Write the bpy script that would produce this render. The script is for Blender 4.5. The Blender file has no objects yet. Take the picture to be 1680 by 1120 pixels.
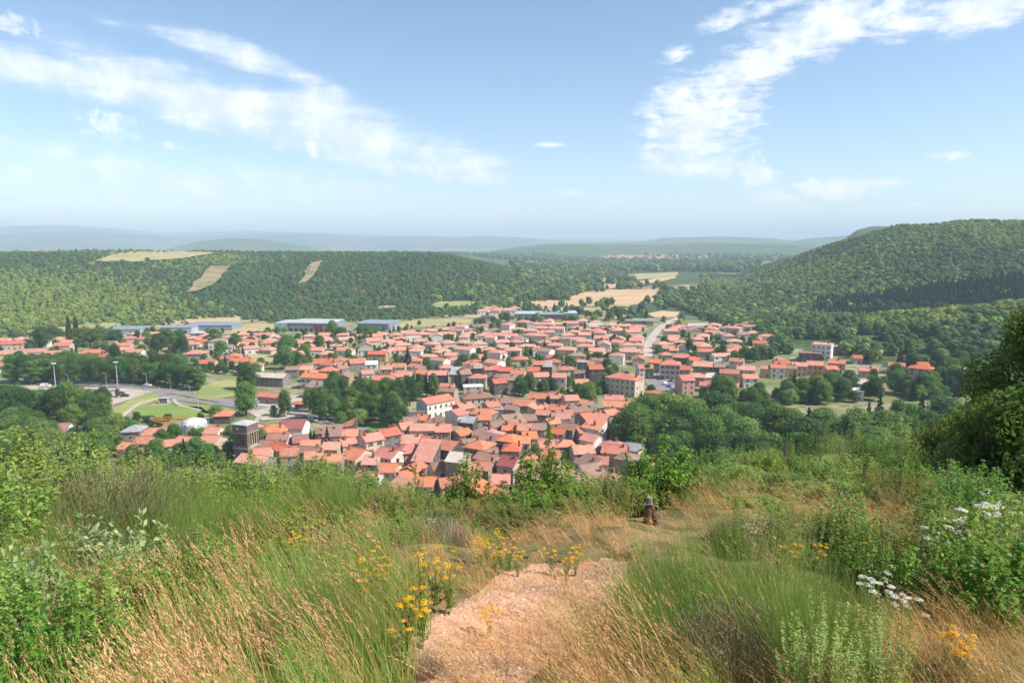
import bpy, math, random
import numpy as np
from mathutils import Vector, Matrix, Euler

# ------------------------------------------------------------------ camera, sky, sun
C = bpy.context.scene.collection
SC = bpy.context.scene
FPX = 1120.0; PITCH = math.radians(8.23); ZC = 80.0
CP, SP = math.cos(PITCH), math.sin(PITCH)
cam_d = bpy.data.cameras.new("camera"); cam = bpy.data.objects.new("camera", cam_d); C.objects.link(cam)
cam.location = (0, 0, ZC); cam.rotation_euler = (math.pi/2 - PITCH, 0, 0)
cam_d.sensor_width = 36; cam_d.lens = 36*FPX/1680; cam_d.clip_start = 0.05; cam_d.clip_end = 90000
cam_d.dof.use_dof = True; cam_d.dof.focus_distance = 60; cam_d.dof.aperture_fstop = 9
SC.camera = cam
SC.view_settings.view_transform = 'Standard'; SC.view_settings.look = 'None'
SC.view_settings.exposure = 0.86; SC.view_settings.gamma = 1.0
SC.cycles.volume_bounces = 1
SUN_DIR = Vector((0.66, -0.20, 0.74)).normalized()      # towards the sun
SUN_EL = math.asin(SUN_DIR.z); SUN_AZ = math.atan2(SUN_DIR.x, SUN_DIR.y)
sun_d = bpy.data.lights.new("sun", 'SUN'); sun_d.energy = 3.9; sun_d.angle = math.radians(0.55)
sun_d.color = (1.0, 0.945, 0.86)
sun = bpy.data.objects.new("sun", sun_d); C.objects.link(sun)
sun.rotation_euler = (-SUN_DIR).to_track_quat('-Z', 'Y').to_euler(); sun.location = (200, 0, 300)

def NT(tree, typ, props=None, **inp):
    n = tree.nodes.new(typ)
    for k, v in (props or {}).items(): setattr(n, k, v)
    for k, v in inp.items():
        key = int(k[1:]) if k[0] == 'i' and k[1:].isdigit() else k.replace('_', ' ')
        s = n.inputs[key]
        if isinstance(v, bpy.types.NodeSocket): tree.links.new(v, s)
        else: s.default_value = v
    return n
def MA(tree, op, a, b=0.0, c=0.0, clamp=False):
    n = tree.nodes.new('ShaderNodeMath'); n.operation = op; n.use_clamp = clamp
    for i, v in enumerate((a, b, c)):
        if isinstance(v, bpy.types.NodeSocket): tree.links.new(v, n.inputs[i])
        else: n.inputs[i].default_value = v
    return n.outputs[0]
def MIX(tree, f, a, b, blend='MIX'):
    n = tree.nodes.new('ShaderNodeMix'); n.data_type = 'RGBA'; n.blend_type = blend
    for i, v in ((0, f), (6, a), (7, b)):
        if isinstance(v, bpy.types.NodeSocket): tree.links.new(v, n.inputs[i])
        else: n.inputs[i].default_value = v if i == 0 else (tuple(v)+(1,))[:4]
    return n.outputs[2]
def RNG(tree, v, a, b, c, d, smooth=True):
    n = tree.nodes.new('ShaderNodeMapRange'); n.interpolation_type = 'SMOOTHSTEP' if smooth else 'LINEAR'
    if isinstance(v, bpy.types.NodeSocket): tree.links.new(v, n.inputs[0])
    for i, q in enumerate((a, b, c, d)): n.inputs[i+1].default_value = q
    return n.outputs[0]
def ray(px, py):
    dx = (px-840)/FPX; dy = (560-py)/FPX
    return np.array((dx, CP+dy*SP, -SP+dy*CP))
def azel(px, py):
    d = ray(px, py); return math.degrees(math.atan2(d[0], d[1])), math.degrees(math.atan2(d[2], math.hypot(d[0], d[1])))

def build_world():
    w = bpy.data.worlds.new("World"); SC.world = w; w.use_nodes = True
    t = w.node_tree; t.nodes.clear()
    sky = NT(t, 'ShaderNodeTexSky', dict(sky_type='NISHITA', sun_disc=False, sun_elevation=SUN_EL, sun_rotation=SUN_AZ,
             altitude=500, air_density=1.0, dust_density=0.5, ozone_density=1.8))
    co = NT(t, 'ShaderNodeTexCoord').outputs['Generated']
    sep = NT(t, 'ShaderNodeSeparateXYZ', i0=co)
    x, y, z = sep.outputs
    az = MA(t, 'MULTIPLY', MA(t, 'ARCTAN2', x, y), 57.2958)
    el = MA(t, 'MULTIPLY', MA(t, 'ARCSINE', z), 57.2958)
    ae = NT(t, 'ShaderNodeCombineXYZ', i0=az, i1=el).outputs[0]
    zz = MA(t, 'MAXIMUM', MA(t, 'ADD', z, 0.10), 0.02)
    pl = NT(t, 'ShaderNodeCombineXYZ', i0=MA(t, 'DIVIDE', x, zz), i1=MA(t, 'DIVIDE', y, zz)).outputs[0]
    nA = NT(t, 'ShaderNodeTexNoise', i0=pl, Scale=7.5, Detail=9.0, Roughness=0.66, Distortion=0.35).outputs[0]
    strm = NT(t, 'ShaderNodeMapping', i0=ae, Rotation=(0, 0, math.radians(10)), Scale=(0.085, 0.62, 1)).outputs[0]
    nB = NT(t, 'ShaderNodeTexNoise', i0=strm, Scale=1.0, Detail=8.0, Roughness=0.6, Distortion=0.6).outputs[0]
    nC = NT(t, 'ShaderNodeTexNoise', i0=ae, Scale=0.42, Detail=9.0, Roughness=0.6, Distortion=0.2).outputs[0]
    nD = NT(t, 'ShaderNodeTexNoise', i0=ae, Scale=1.1, Detail=7.0, Roughness=0.62, Distortion=0.25).outputs[0]
    def masks(lst):
        acc = None
        for (px, py, rx, ry, rot, wgt) in lst:
            a0, e0 = azel(px, py); k = 18.0/360
            m = NT(t, 'ShaderNodeMapping', dict(vector_type='TEXTURE'), i0=ae, Location=(a0, e0, 0),
                   Rotation=(0, 0, math.radians(-rot)), Scale=(rx*k, ry*k, 1)).outputs[0]
            l = NT(t, 'ShaderNodeVectorMath', dict(operation='LENGTH'), i0=m).outputs[1]
            v = RNG(t, l, 0.0, 1.0, wgt, 0.0)
            acc = v if acc is None else MA(t, 'MAXIMUM', acc, v)
        return acc
    wisp = masks([(60,118,330,46,8,1.0),(330,165,330,62,14,1.0),(560,215,300,70,15,1.0),(720,262,190,55,12,.9),(380,85,190,34,14,.75),(320,50,90,18,10,.5),
                  (520,150,120,40,22,.6),(250,285,640,62,4,.5),(480,300,420,36,6,.45),(1130,272,150,42,2,.8),(1270,330,150,50,30,.3),(200,38,60,14,4,.35),(1440,300,80,14,0,.4),
                  (900,238,44,7,0,.8),(935,316,60,12,5,.45),(1020,330,90,16,-4,.4),(640,338,60,12,5,.5)])
    bank = masks([(1350,45,210,62,-13,1.0),(1240,105,130,56,-22,1.0),(1150,195,165,115,-30,1.0),(1080,180,60,50,0,.7),(1110,160,90,40,-10,.9),(1110,88,50,22,-15,.7),(1190,28,80,26,-20,.7),(1500,42,110,28,-4,.9),
                  (1620,15,140,42,-5,1.0),(1270,10,90,22,-10,.8),(1180,235,90,35,10,.8)])
    puff = masks([(183,208,74,44,6,.82),(620,238,56,42,15,.8),(652,266,36,18,15,1.0),(512,243,40,24,10,.9),(18,40,52,26,8,1.0),(280,240,28,13,0,.9),
                  (192,332,30,15,0,.8),(20,326,48,14,0,.8),(1240,285,60,46,30,1.3),(1365,309,110,30,2,1.35),(1130,272,110,30,2,.9),(1290,325,60,20,20,.8),(1560,256,55,12,0,.8),(825,341,36,20,0,.7),
                  (1505,336,36,10,0,.8),(942,350,24,10,0,.5),(110,345,30,10,0,.5),(318,342,40,9,0,.6),(1640,335,60,14,0,.45),(1120,353,60,10,0,.4)])
    d1 = MA(t, 'MULTIPLY', RNG(t, MA(t, 'ADD', MA(t, 'MULTIPLY', wisp, 0.62), MA(t, 'ADD', MA(t, 'MULTIPLY', nB, 1.5), MA(t, 'MULTIPLY', nC, 0.6))), .98, 1.70, 0, 1), 0.74)
    d1 = MA(t, 'MULTIPLY', d1, RNG(t, wisp, 0.02, 0.35, 0, 1))
    d2 = MA(t, 'MULTIPLY', RNG(t, MA(t, 'ADD', MA(t, 'MULTIPLY', bank, 0.75), MA(t, 'ADD', MA(t, 'MULTIPLY', nA, 1.5), MA(t, 'MULTIPLY', nC, 0.5))), 1.10, 1.72, 0, 1), 0.9)
    d2 = MA(t, 'MULTIPLY', d2, RNG(t, bank, 0.02, 0.3, 0, 1))
    d3 = MA(t, 'MULTIPLY', RNG(t, MA(t, 'ADD', MA(t, 'MULTIPLY', puff, 0.8), MA(t, 'MULTIPLY', nD, 2.2)), 1.32, 2.0, 0, 1), 0.8)
    d3 = MA(t, 'MULTIPLY', d3, RNG(t, puff, 0.02, 0.3, 0, 1))
    den = MA(t, 'MAXIMUM', d1, MA(t, 'MAXIMUM', d2, d3))
    cl = MIX(t, RNG(t, nC, 0.35, 0.7, 0, 1), (5.6, 6.0, 6.6), (7.6, 7.6, 7.6))
    hs = NT(t, 'ShaderNodeHueSaturation', Hue=.497, Saturation=SKY_SAT, Value=SKY_VAL, Color=sky.outputs[0]).outputs[0]
    col = MIX(t, den, hs, cl)
    bg = NT(t, 'ShaderNodeBackground', i0=col, i1=0.096)
    out = NT(t, 'ShaderNodeOutputWorld'); t.links.new(bg.outputs[0], out.inputs[0])
SKY_SAT, SKY_VAL = 1.0, 1.04
build_world()

# ------------------------------------------------------------------ terrain height
def _az(px): return azel(px, 400)[0]
def _el(p): return math.tan(math.radians(azel(p[0], p[1])[1]))
def prof(pts): return np.array([_az(p[0]) for p in pts]), np.array([_el(p) for p in pts])
LH = prof([(-600,408),(0,412),(150,410),(400,412),(550,413),(700,414),(740,418),(790,432),(830,446),(880,462),(930,480),(1000,500)])
RH = prof([(1040,520),(1110,504),(1200,458),(1300,422),(1400,386),(1480,369),(1560,362),(1680,361),(2300,352)])
FAR = [  # distance, half width, skyline
    (4700, 900, prof([(760,418),(800,414),(850,405),(900,400),(960,400),(1060,401),(1140,398),(1240,399),(1300,400),(1345,404),(1400,412),(1500,425)])),
    (7600, 1300, prof([(640,425),(860,404),(960,399),(1060,396),(1085,390),(1190,388),(1270,391),(1300,396),(1330,391),(1395,386),(1480,383),(1700,388)])),
    (6300, 800, prof([(200,425),(290,404),(330,395),(380,391),(430,392),(480,400),(540,412),(700,425)])),
    (11500, 2300, prof([(-300,400),(0,385),(120,380),(200,383),(300,389),(420,385),(520,383),(600,389),(700,387),(750,389),(800,387),(860,390),(930,396),(1100,396),(1300,395),(1700,392)])),
    (16500, 2600, prof([(-300,380),(0,372),(90,370),(190,375),(260,382),(420,379),(560,383),(760,390),(900,392),(1100,392),(1700,390)])),
    (2500, 420, prof([(1340,440),(1385,392),(1405,377),(1430,371),(1470,372),(1560,380),(1700,400)])),
]
def smooth(t): t = np.clip(t, 0, 1); return t*t*(3-2*t)
def G(x, y):
    x = np.asarray(x, float); y = np.asarray(y, float)
    r = np.hypot(x, y); az = np.degrees(np.arctan2(x, y))
    u = 0.6*y + 0.4*r
    s2 = np.interp(az, [-180, -60, 6, 13, 20, 38, 90, 180], [.45, .5, .5, .40, .34, .33, .4, .45])
    a = np.clip((u-14)/2, -30, 30)
    sp = np.where((u-14)/2 > 30, (u-14), 2*np.log1p(np.exp(a)))
    near = ZC-1.62-0.27*u-(s2-0.27)*sp
    bump = 0.09*np.sin(x*1.7+y*.6)+0.07*np.sin(y*2.3-x*.9+1)+0.05*np.sin(x*4.1+2)*np.sin(y*3.7)
    big = 1.6*np.sin(x*.045+1)*np.sin(y*.05)+.8*np.sin(x*.11+y*.09)
    near = near + bump*np.clip(1.5-r/30, .0, 1)*np.clip((r-1)/3, 0, 1) + big*np.clip((u-25)/60, 0, 1)
    k = 4.0; dlt = (near-0.0)/k
    z = np.where(dlt > 30, near, k*np.log1p(np.exp(np.clip(dlt, -40, 30))))
    # spur on the right
    s = np.interp(az, [15, 22, 30, 37, 60], [0, 4, 15, 30, 60])
    z = z + s*np.exp(-((r-640)/130)**2)
    # gentle undulation of the valley floor
    z = z + 1.2*np.sin(x*.006+.5)*np.sin(y*.005)*smooth((r-900)/600)
    # left hill
    D0 = np.interp(az, [-60, _az(0), _az(500), _az(700), _az(900)], [700, 740, 800, 880, 1000])
    D1 = np.interp(az, [-60, _az(0), _az(600), _az(760), _az(900)], [1700, 1600, 1500, 1350, 1250])
    zr = np.maximum(ZC + D1*np.interp(az, *LH) - 6, 0)*(az < _az(960))
    t = np.clip((r-D0)/(D1-D0), 0, 1)
    up = np.sin(t*np.pi/2)**1.25
    dn = 1-0.55*smooth((r-D1)/1500)-0.45*smooth((r-D1-1000)/3000)
    z = np.maximum(z, zr*up*dn + 0) 
    # right hill
    D0 = np.interp(az, [_az(1080), _az(1200), _az(1400), _az(1680), 60], [1250, 1000, 800, 730, 700])
    D1 = np.interp(az, [_az(1080), _az(1200), _az(1400), _az(1680), 60], [1700, 1600, 1450, 1350, 1350])
    zr = np.maximum(ZC + D1*np.interp(az, *RH) - 6, 0)*(az > _az(1080))
    t = np.clip((r-D0)/(D1-D0), 0, 1)
    up = np.sin(t*np.pi/2)**1.15
    dn = 1-smooth((r-D1)/1600)
    z = np.maximum(z, zr*up*dn*(1+0.03*np.sin(az*1.3+r*.008)*np.sin(r*.012)))
    for (D, W, pf) in FAR:
        zr = np.maximum(ZC + D*np.interp(az, *pf), 0)
        b = np.exp(-np.abs((r-D)/W)**2.4)
        z = np.maximum(z, zr*b)
    return z
def at(px, py, zo=0.0, rmin=1.5):
    """point of the ground seen at a photo pixel"""
    d = ray(px, py); h = math.hypot(d[0], d[1])
    rr = np.geomspace(rmin, 9000, 1500); xs = d[0]/h*rr; ys = d[1]/h*rr
    g = G(xs, ys)+zo; zz = ZC+d[2]/h*rr
    i = np.argmax(zz < g)
    if zz[i] >= g[i]: i = len(rr)-1
    if i == 0: return Vector((xs[0], ys[0], float(g[0])))
    a, b = zz[i-1]-g[i-1], g[i]-zz[i]
    f = a/(a+b+1e-9); r = rr[i-1]+(rr[i]-rr[i-1])*f
    X, Y = d[0]/h*r, d[1]/h*r
    return Vector((X, Y, float(G(X, Y))))
def pl(px, r, py=700):
    a = math.radians(azel(px, py)[0]); X, Y = r*math.sin(a), r*math.cos(a)
    return Vector((X, Y, float(G(X, Y))))
def proj(x, y, z):
    dz = z-ZC; f = y*CP-dz*SP; u = y*SP+dz*CP
    return 840+FPX*x/f, 560-FPX*u/f
def inpoly(px, py, poly):
    c = False; j = len(poly)-1
    for i in range(len(poly)):
        xi, yi = poly[i]; xj, yj = poly[j]
        if (yi > py) != (yj > py) and px < (xj-xi)*(py-yi)/(yj-yi)+xi: c = not c
        j = i
    return c

# ------------------------------------------------------------------ mesh helpers
class MB:
    def __init__(s): s.v = []; s.f = []; s.m = []
    def add(s, vs, fs, m=0):
        o = len(s.v); s.v += [tuple(v) for v in vs]; s.f += [tuple(i+o for i in f) for f in fs]; s.m += [m]*len(fs)
    def box(s, x0, x1, y0, y1, z0, z1, m=0):
        s.add([(x0,y0,z0),(x1,y0,z0),(x1,y1,z0),(x0,y1,z0),(x0,y0,z1),(x1,y0,z1),(x1,y1,z1),(x0,y1,z1)],
              [(0,3,2,1),(4,5,6,7),(0,1,5,4),(1,2,6,5),(2,3,7,6),(3,0,4,7)], m)
    def bar(s, a, b, w, m=0, w2=None):
        a = Vector(a); b = Vector(b); d = (b-a).normalized()
        u = d.cross(Vector((0, 0, 1)) if abs(d.z) < .9 else Vector((1, 0, 0))).normalized(); v = d.cross(u)
        w2 = w if w2 is None else w2; vs = []
        for p, q in ((a, w/2), (b, w2/2)):
            for su, sv in ((-1,-1),(1,-1),(1,1),(-1,1)): vs.append(p+u*su*q+v*sv*q)
        s.add(vs, [(0,1,2,3),(7,6,5,4),(0,4,5,1),(1,5,6,2),(2,6,7,3),(3,7,4,0)], m)
    def tube(s, pts, rads, n=6, m=0):
        pts = [Vector(p) for p in pts]; vs = []; fs = []
        for i, p in enumerate(pts):
            d = (pts[min(i+1, len(pts)-1)]-pts[max(i-1, 0)]).normalized()
            u = d.cross(Vector((0.3, 1, 0.1))).normalized(); v = d.cross(u)
            for k in range(n):
                a = 2*math.pi*k/n; vs.append(p+(u*math.cos(a)+v*math.sin(a))*rads[i])
        for i in range(len(pts)-1):
            for k in range(n): fs.append((i*n+k, i*n+(k+1) % n, (i+1)*n+(k+1) % n, (i+1)*n+k))
        fs.append(tuple(range((len(pts)-1)*n, len(pts)*n))); fs.append(tuple(reversed(range(n))))
        s.add(vs, fs, m)
    def mesh(s, name, mats):
        me = bpy.data.meshes.new(name); me.from_pydata(s.v, [], s.f); me.update()
        for m in (mats if isinstance(mats, (list, tuple)) else [mats]): me.materials.append(m)
        if len(me.materials) > 1: me.polygons.foreach_set('material_index', s.m)
        return me
    def build(s, name, mats, parent=None):
        return link(name, s.mesh(name, mats), parent)
def link(name, me, parent=None):
    o = bpy.data.objects.new(name, me); C.objects.link(o)
    if parent is not None: o.parent = parent
    return o
def empty(name, loc, rz=0, sc=None):
    o = bpy.data.objects.new(name, None); C.objects.link(o); o.location = loc; o.rotation_euler = (0, 0, rz)
    if sc: o.scale = sc
    o.empty_display_size = 0.5
    return o
def tag(o, label=None, cat=None, group=None, kind=None):
    if label: o['label'] = label
    if cat: o['category'] = cat
    if group: o['group'] = group
    if kind: o['kind'] = kind
    return o
def npmesh(name, V, Fq, mats, mi=None):
    """V (N,3), Fq (M,4) quads"""
    me = bpy.data.meshes.new(name); V = np.asarray(V, np.float32); Fq = np.asarray(Fq, np.int32)
    me.vertices.add(len(V)); me.vertices.foreach_set('co', V.ravel())
    me.loops.add(Fq.size); me.loops.foreach_set('vertex_index', Fq.ravel())
    me.polygons.add(len(Fq)); me.polygons.foreach_set('loop_start', np.arange(0, Fq.size, Fq.shape[1], dtype=np.int32))
    for m in (mats if isinstance(mats, (list, tuple)) else [mats]): me.materials.append(m)
    if mi is not None: me.polygons.foreach_set('material_index', np.asarray(mi, np.int32))
    me.update(calc_edges=True); me.validate()
    return me

# ------------------------------------------------------------------ materials
def newmat(name, rough=0.8, spec=0.3):
    m = bpy.data.materials.new(name); m.use_nodes = True; t = m.node_tree
    b = t.nodes['Principled BSDF']; b.inputs['Roughness'].default_value = rough
    b.inputs['Specular IOR Level'].default_value = spec
    return m, t, b
def noise(t, scale, detail=4, coord='Object', rough=.55, stretch=None, geo=False):
    if geo: co = NT(t, 'ShaderNodeNewGeometry').outputs['Position']
    else: co = NT(t, 'ShaderNodeTexCoord').outputs[coord]
    if stretch: co = NT(t, 'ShaderNodeMapping', i0=co, Scale=stretch).outputs[0]
    return NT(t, 'ShaderNodeTexNoise', i0=co, Scale=scale, Detail=float(detail), Roughness=rough).outputs[0]
def simple(name, col, col2=None, scale=1.0, rough=.8, spec=.3, jitter=0.0, metal=0.0, geo=False):
    m, t, b = newmat(name, rough, spec); b.inputs['Metallic'].default_value = metal
    c2 = col2 or tuple(min(1, c*0.72) for c in col)
    c = MIX(t, RNG(t, noise(t, scale, 6, geo=geo), .35, .68, 0, 1), col, c2)
    if jitter:
        r = NT(t, 'ShaderNodeObjectInfo').outputs['Random']
        c = NT(t, 'ShaderNodeHueSaturation', Value=RNG(t, r, 0, 1, 1-jitter, 1+jitter, False), Color=c).outputs[0]
    t.links.new(c, b.inputs['Base Color']); return m
def roofmat(name, c1, c2, c3):
    m, t, b = newmat(name, .85, .2)
    co = NT(t, 'ShaderNodeTexCoord').outputs['Object']
    big = NT(t, 'ShaderNodeTexNoise', i0=co, Scale=.45, Detail=6.0, Roughness=.65).outputs[0]
    fine = NT(t, 'ShaderNodeTexNoise', i0=NT(t, 'ShaderNodeMapping', i0=co, Scale=(1.0, .35, .35)).outputs[0], Scale=4.5, Detail=5.0, Roughness=.8).outputs[0]
    tile = NT(t, 'ShaderNodeTexWave', dict(wave_type='BANDS', bands_direction='X'), i0=co, Scale=1.15, Distortion=.6, Detail=1.0).outputs[1]
    r = NT(t, 'ShaderNodeObjectInfo').outputs['Random']
    c = MIX(t, RNG(t, big, .35, .68, 0, 1), c1, c2)
    c = MIX(t, RNG(t, fine, .5, .75, 0, .7), c, c3)
    c = MIX(t, MA(t, 'MULTIPLY', tile, .22), c, c3)
    c = NT(t, 'ShaderNodeHueSaturation', Hue=RNG(t, r, 0, 1, .489, .508, False), Saturation=RNG(t, MA(t, 'FRACT', MA(t, 'MULTIPLY', r, 7.3)), 0, 1, .85, 1.12, False),
           Value=RNG(t, MA(t, 'FRACT', MA(t, 'MULTIPLY', r, 13.7)), 0, 1, .84, 1.15, False), Color=c).outputs[0]
    t.links.new(c, b.inputs['Base Color'])
    bp = NT(t, 'ShaderNodeBump', Strength=.5, Distance=.08, Height=tile).outputs[0]; t.links.new(bp, b.inputs['Normal'])
    return m
def leafmat(name, c1, c2, c3=None, trans=.28, jitter=.25, hue=.015, rough=.7, spec=.12):
    m, t, b = newmat(name, rough, spec)
    isl = NT(t, 'ShaderNodeNewGeometry').outputs['Random Per Island']
    oi = NT(t, 'ShaderNodeObjectInfo').outputs['Random']
    c = MIX(t, isl, c1, c2)
    if c3: c = MIX(t, RNG(t, MA(t, 'FRACT', MA(t, 'MULTIPLY', isl, 7.7)), .8, 1.0, 0, .8), c, c3)
    c = NT(t, 'ShaderNodeHueSaturation', Hue=RNG(t, oi, 0, 1, .5-hue, .5+hue, False),
           Value=RNG(t, MA(t, 'FRACT', MA(t, 'MULTIPLY', oi, 9.1)), 0, 1, 1-jitter, 1+jitter, False), Color=c).outputs[0]
    t.links.new(c, b.inputs['Base Color'])
    tr = NT(t, 'ShaderNodeBsdfTranslucent', Color=MIX(t, .5, c, (.35, .5, .08), 'MIX'))
    mx = NT(t, 'ShaderNodeMixShader', i0=trans, i1=b.outputs[0], i2=tr.outputs[0])
    t.links.new(mx.outputs[0], t.nodes['Material Output'].inputs[0]); return m
M = {}
M['roof_orange'] = roofmat('roof_orange', (.63,.225,.135), (.51,.17,.10), (.34,.15,.11))
M['roof_salmon'] = roofmat('roof_salmon', (.62,.275,.175), (.50,.205,.125), (.34,.18,.13))
M['roof_brown'] = roofmat('roof_brown', (.37,.20,.14), (.28,.16,.12), (.20,.14,.11))
M['roof_maroon'] = roofmat('roof_maroon', (.36,.12,.10), (.28,.095,.085), (.22,.09,.08))
M['roof_grey'] = simple('roof_grey', (.36,.34,.33), (.25,.24,.24), .6, .7, .3, .12)
M['roof_white'] = simple('roof_white', (.78,.77,.76), (.62,.62,.62), .4, .6, .3, .05)
M['roof_beige'] = simple('roof_beige', (.58,.50,.42), (.45,.38,.32), .6, .8, .2, .08)
M['wall_cream'] = simple('wall_cream', (.58,.48,.37), (.44,.36,.28), .5, .9, .2, .12)
M['wall_white'] = simple('wall_white', (.74,.69,.64), (.60,.55,.50), .5, .9, .2, .08)
M['wall_grey'] = simple('wall_grey', (.30,.265,.24), (.20,.175,.16), .9, .9, .2, .15)
M['wall_dark'] = simple('wall_dark', (.135,.11,.10), (.08,.068,.062), 1.0, .9, .2, .15)
M['wall_ochre'] = simple('wall_ochre', (.50,.33,.18), (.38,.25,.14), .6, .9, .2, .1)
M['wall_pink'] = simple('wall_pink', (.60,.32,.27), (.48,.26,.22), .6, .9, .2, .05)
M['wall_stone'] = simple('wall_stone', (.40,.33,.26), (.26,.21,.17), 1.2, .9, .2, .12)
M['glass'] = simple('glass', (.035,.04,.05), (.02,.022,.03), .5, .12, .6)
M['frame'] = simple('frame', (.66,.62,.58), (.5,.46,.42), 2, .6)
M['shutter'] = simple('shutter', (.20,.13,.10), (.12,.09,.08), 2, .7, .3, .5)
M['shutter_pale'] = simple('shutter_pale', (.62,.64,.68), (.5,.52,.56), 2, .7)
M['door'] = simple('door', (.16,.08,.05), (.1,.05,.04), 2, .6, .3, .3)
M['chimney'] = simple('chimney', (.34,.14,.09), (.2,.1,.08), 2, .9, .2, .2)
M['metal_grey'] = simple('metal_grey', (.27,.30,.34), (.21,.235,.27), .3, .5, .4)
M['metal_pale'] = simple('metal_pale', (.46,.49,.52), (.38,.41,.44), .3, .5, .4)
M['metal_roof'] = simple('metal_roof', (.50,.49,.48), (.40,.39,.38), .15, .5, .4)
M['red_sign'] = simple('red_sign', (.45,.03,.03), (.4,.025,.03), 1, .5)
M['asphalt'] = simple('asphalt', (.27,.245,.235), (.20,.185,.18), .12, .9, .2, geo=True)
M['gravel'] = simple('gravel', (.50,.42,.35), (.38,.32,.26), .09, .95, .1, geo=True)
M['concrete'] = simple('concrete', (.52,.47,.42), (.4,.36,.32), .5, .9, .2)
M['lawn'] = simple('lawn', (.17,.27,.055), (.24,.27,.08), .07, .95, .1, geo=True)
M['meadow'] = simple('meadow', (.36,.34,.13), (.22,.27,.08), .04, .95, .1, geo=True)
M['stubble'] = simple('stubble', (.60,.41,.235), (.50,.345,.19), .018, .95, .1, geo=True)
M['stubble_pale'] = simple('stubble_pale', (.46,.37,.19), (.30,.30,.13), .03, .95, .1, geo=True)
def cropmat(name, c1, c2, ang):
    m, t, b = newmat(name, .95, .1)
    co = NT(t, 'ShaderNodeMapping', i0=NT(t, 'ShaderNodeNewGeometry').outputs['Position'], Rotation=(0, 0, ang), Scale=(.02, .35, 1)).outputs[0]
    r = NT(t, 'ShaderNodeTexNoise', i0=co, Scale=1.0, Detail=5.0, Roughness=.7).outputs[0]
    c = MIX(t, RNG(t, r, .38, .62, 0, 1), c1, c2); c = MIX(t, RNG(t, noise(t, .02, 6, geo=True), .45, .7, 0, .6), c, tuple(v*.78 for v in c2))
    t.links.new(c, b.inputs['Base Color']); return m
M['stubble'] = cropmat('stubble', (.60,.41,.235), (.50,.335,.185), .5); M['stubble_pale'] = cropmat('stubble_pale', (.46,.37,.19), (.31,.31,.13), 1.2)
M['clearing'] = simple('clearing', (.36,.25,.15), (.15,.17,.07), .045, .95, .1, geo=True)
M['bark'] = simple('bark', (.13,.09,.065), (.07,.05,.04), 5, .95, .1)
M['twig'] = simple('twig', (.30,.23,.19), (.18,.13,.11), 5, .95, .1, .2)
M['leaf_dark'] = leafmat('leaf_dark', (.045,.100,.030), (.075,.145,.040), None, .22, .3, .02)
M['leaf_mid'] = leafmat('leaf_mid', (.080,.160,.035), (.135,.225,.050), None, .25, .3, .025)
M['leaf_light'] = leafmat('leaf_light', (.150,.230,.050), (.225,.300,.080), None, .28, .25, .02)
M['leaf_conifer'] = leafmat('leaf_conifer', (.016,.046,.024), (.030,.068,.032), None, .05, .25, .015)
M['leaf_forest'] = leafmat('leaf_forest', (.080,.148,.056), (.128,.198,.068), None, .22, .28, .03)
M['leaf_forest_brown'] = leafmat('leaf_forest_brown', (.24,.19,.08), (.33,.25,.11), None, .22, .3, .03)
M['leaf_forest_light'] = leafmat('leaf_forest_light', (.205,.285,.065), (.31,.37,.095), None, .28, .28, .04)
M['leaf_shrub'] = leafmat('leaf_shrub', (.15,.25,.04), (.30,.39,.085), (.50,.46,.20), .38, .22, .02, .6, .2)
M['leaf_cherry'] = leafmat('leaf_cherry', (.10,.22,.025), (.20,.33,.05), (.42,.20,.07), .38, .2, .02, .55, .2)
M['leaf_olive'] = leafmat('leaf_olive', (.15,.19,.04), (.28,.30,.08), (.36,.28,.12), .3, .25, .03)
M['leaf_silver'] = leafmat('leaf_silver', (.22,.30,.11), (.38,.44,.21), (.14,.23,.06), .3, .15, .01)
M['leaf_oak'] = leafmat('leaf_oak', (.052,.10,.017), (.12,.17,.03), (.28,.27,.06), .32, .2, .02, .55, .2)
M['broom'] = leafmat('broom', (.12,.22,.035), (.27,.38,.075), (.40,.34,.14), .3, .2, .02)
M['heather'] = leafmat('heather', (.17,.14,.08), (.30,.235,.15), (.15,.21,.06), .1, .15, .01)
M['dead'] = leafmat('dead', (.34,.24,.19), (.48,.35,.28), None, .1, .15, .01)
M['grass_dry'] = leafmat('grass_dry', (.64,.34,.14), (.78,.47,.22), (.42,.22,.08), .25, .18, .012)
M['seed'] = leafmat('seed', (.58,.30,.14), (.74,.43,.23), (.34,.16,.07), .25, .18, .012)
M['seed_brown'] = leafmat('seed_brown', (.26,.13,.06), (.36,.19,.09), None, .2, .18, .012)
M['grass_green'] = leafmat('grass_green', (.17,.29,.045), (.32,.41,.10), (.52,.40,.18), .35, .2, .02)
M['feather'] = leafmat('feather', (.27,.35,.09), (.42,.48,.16), None, .35, .1, .01)
M['petal_yellow'] = leafmat('petal_yellow', (.76,.37,.02), (.84,.47,.03), None, .2, .05, .0)
M['petal_white'] = leafmat('petal_white', (.78,.72,.62), (.86,.82,.76), None, .2, .05, .0)
M['petal_pink'] = leafmat('petal_pink', (.55,.36,.36), (.66,.48,.46), None, .2, .05, .0)
M['wood'] = simple('wood', (.24,.14,.08), (.13,.075,.045), 8, .9, .2)
M['orange_paint'] = simple('orange_paint', (.75,.25,.04), (.65,.2,.03), 1, .5, .4)
M['car_white'] = simple('car_white', (.8,.8,.8), (.74,.74,.75), .5, .25, .6)
M['car_dark'] = simple('car_dark', (.05,.055,.07), (.04,.04,.05), .5, .25, .6)
M['car_silver'] = simple('car_silver', (.42,.43,.46), (.38,.39,.42), .5, .25, .6)
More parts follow.
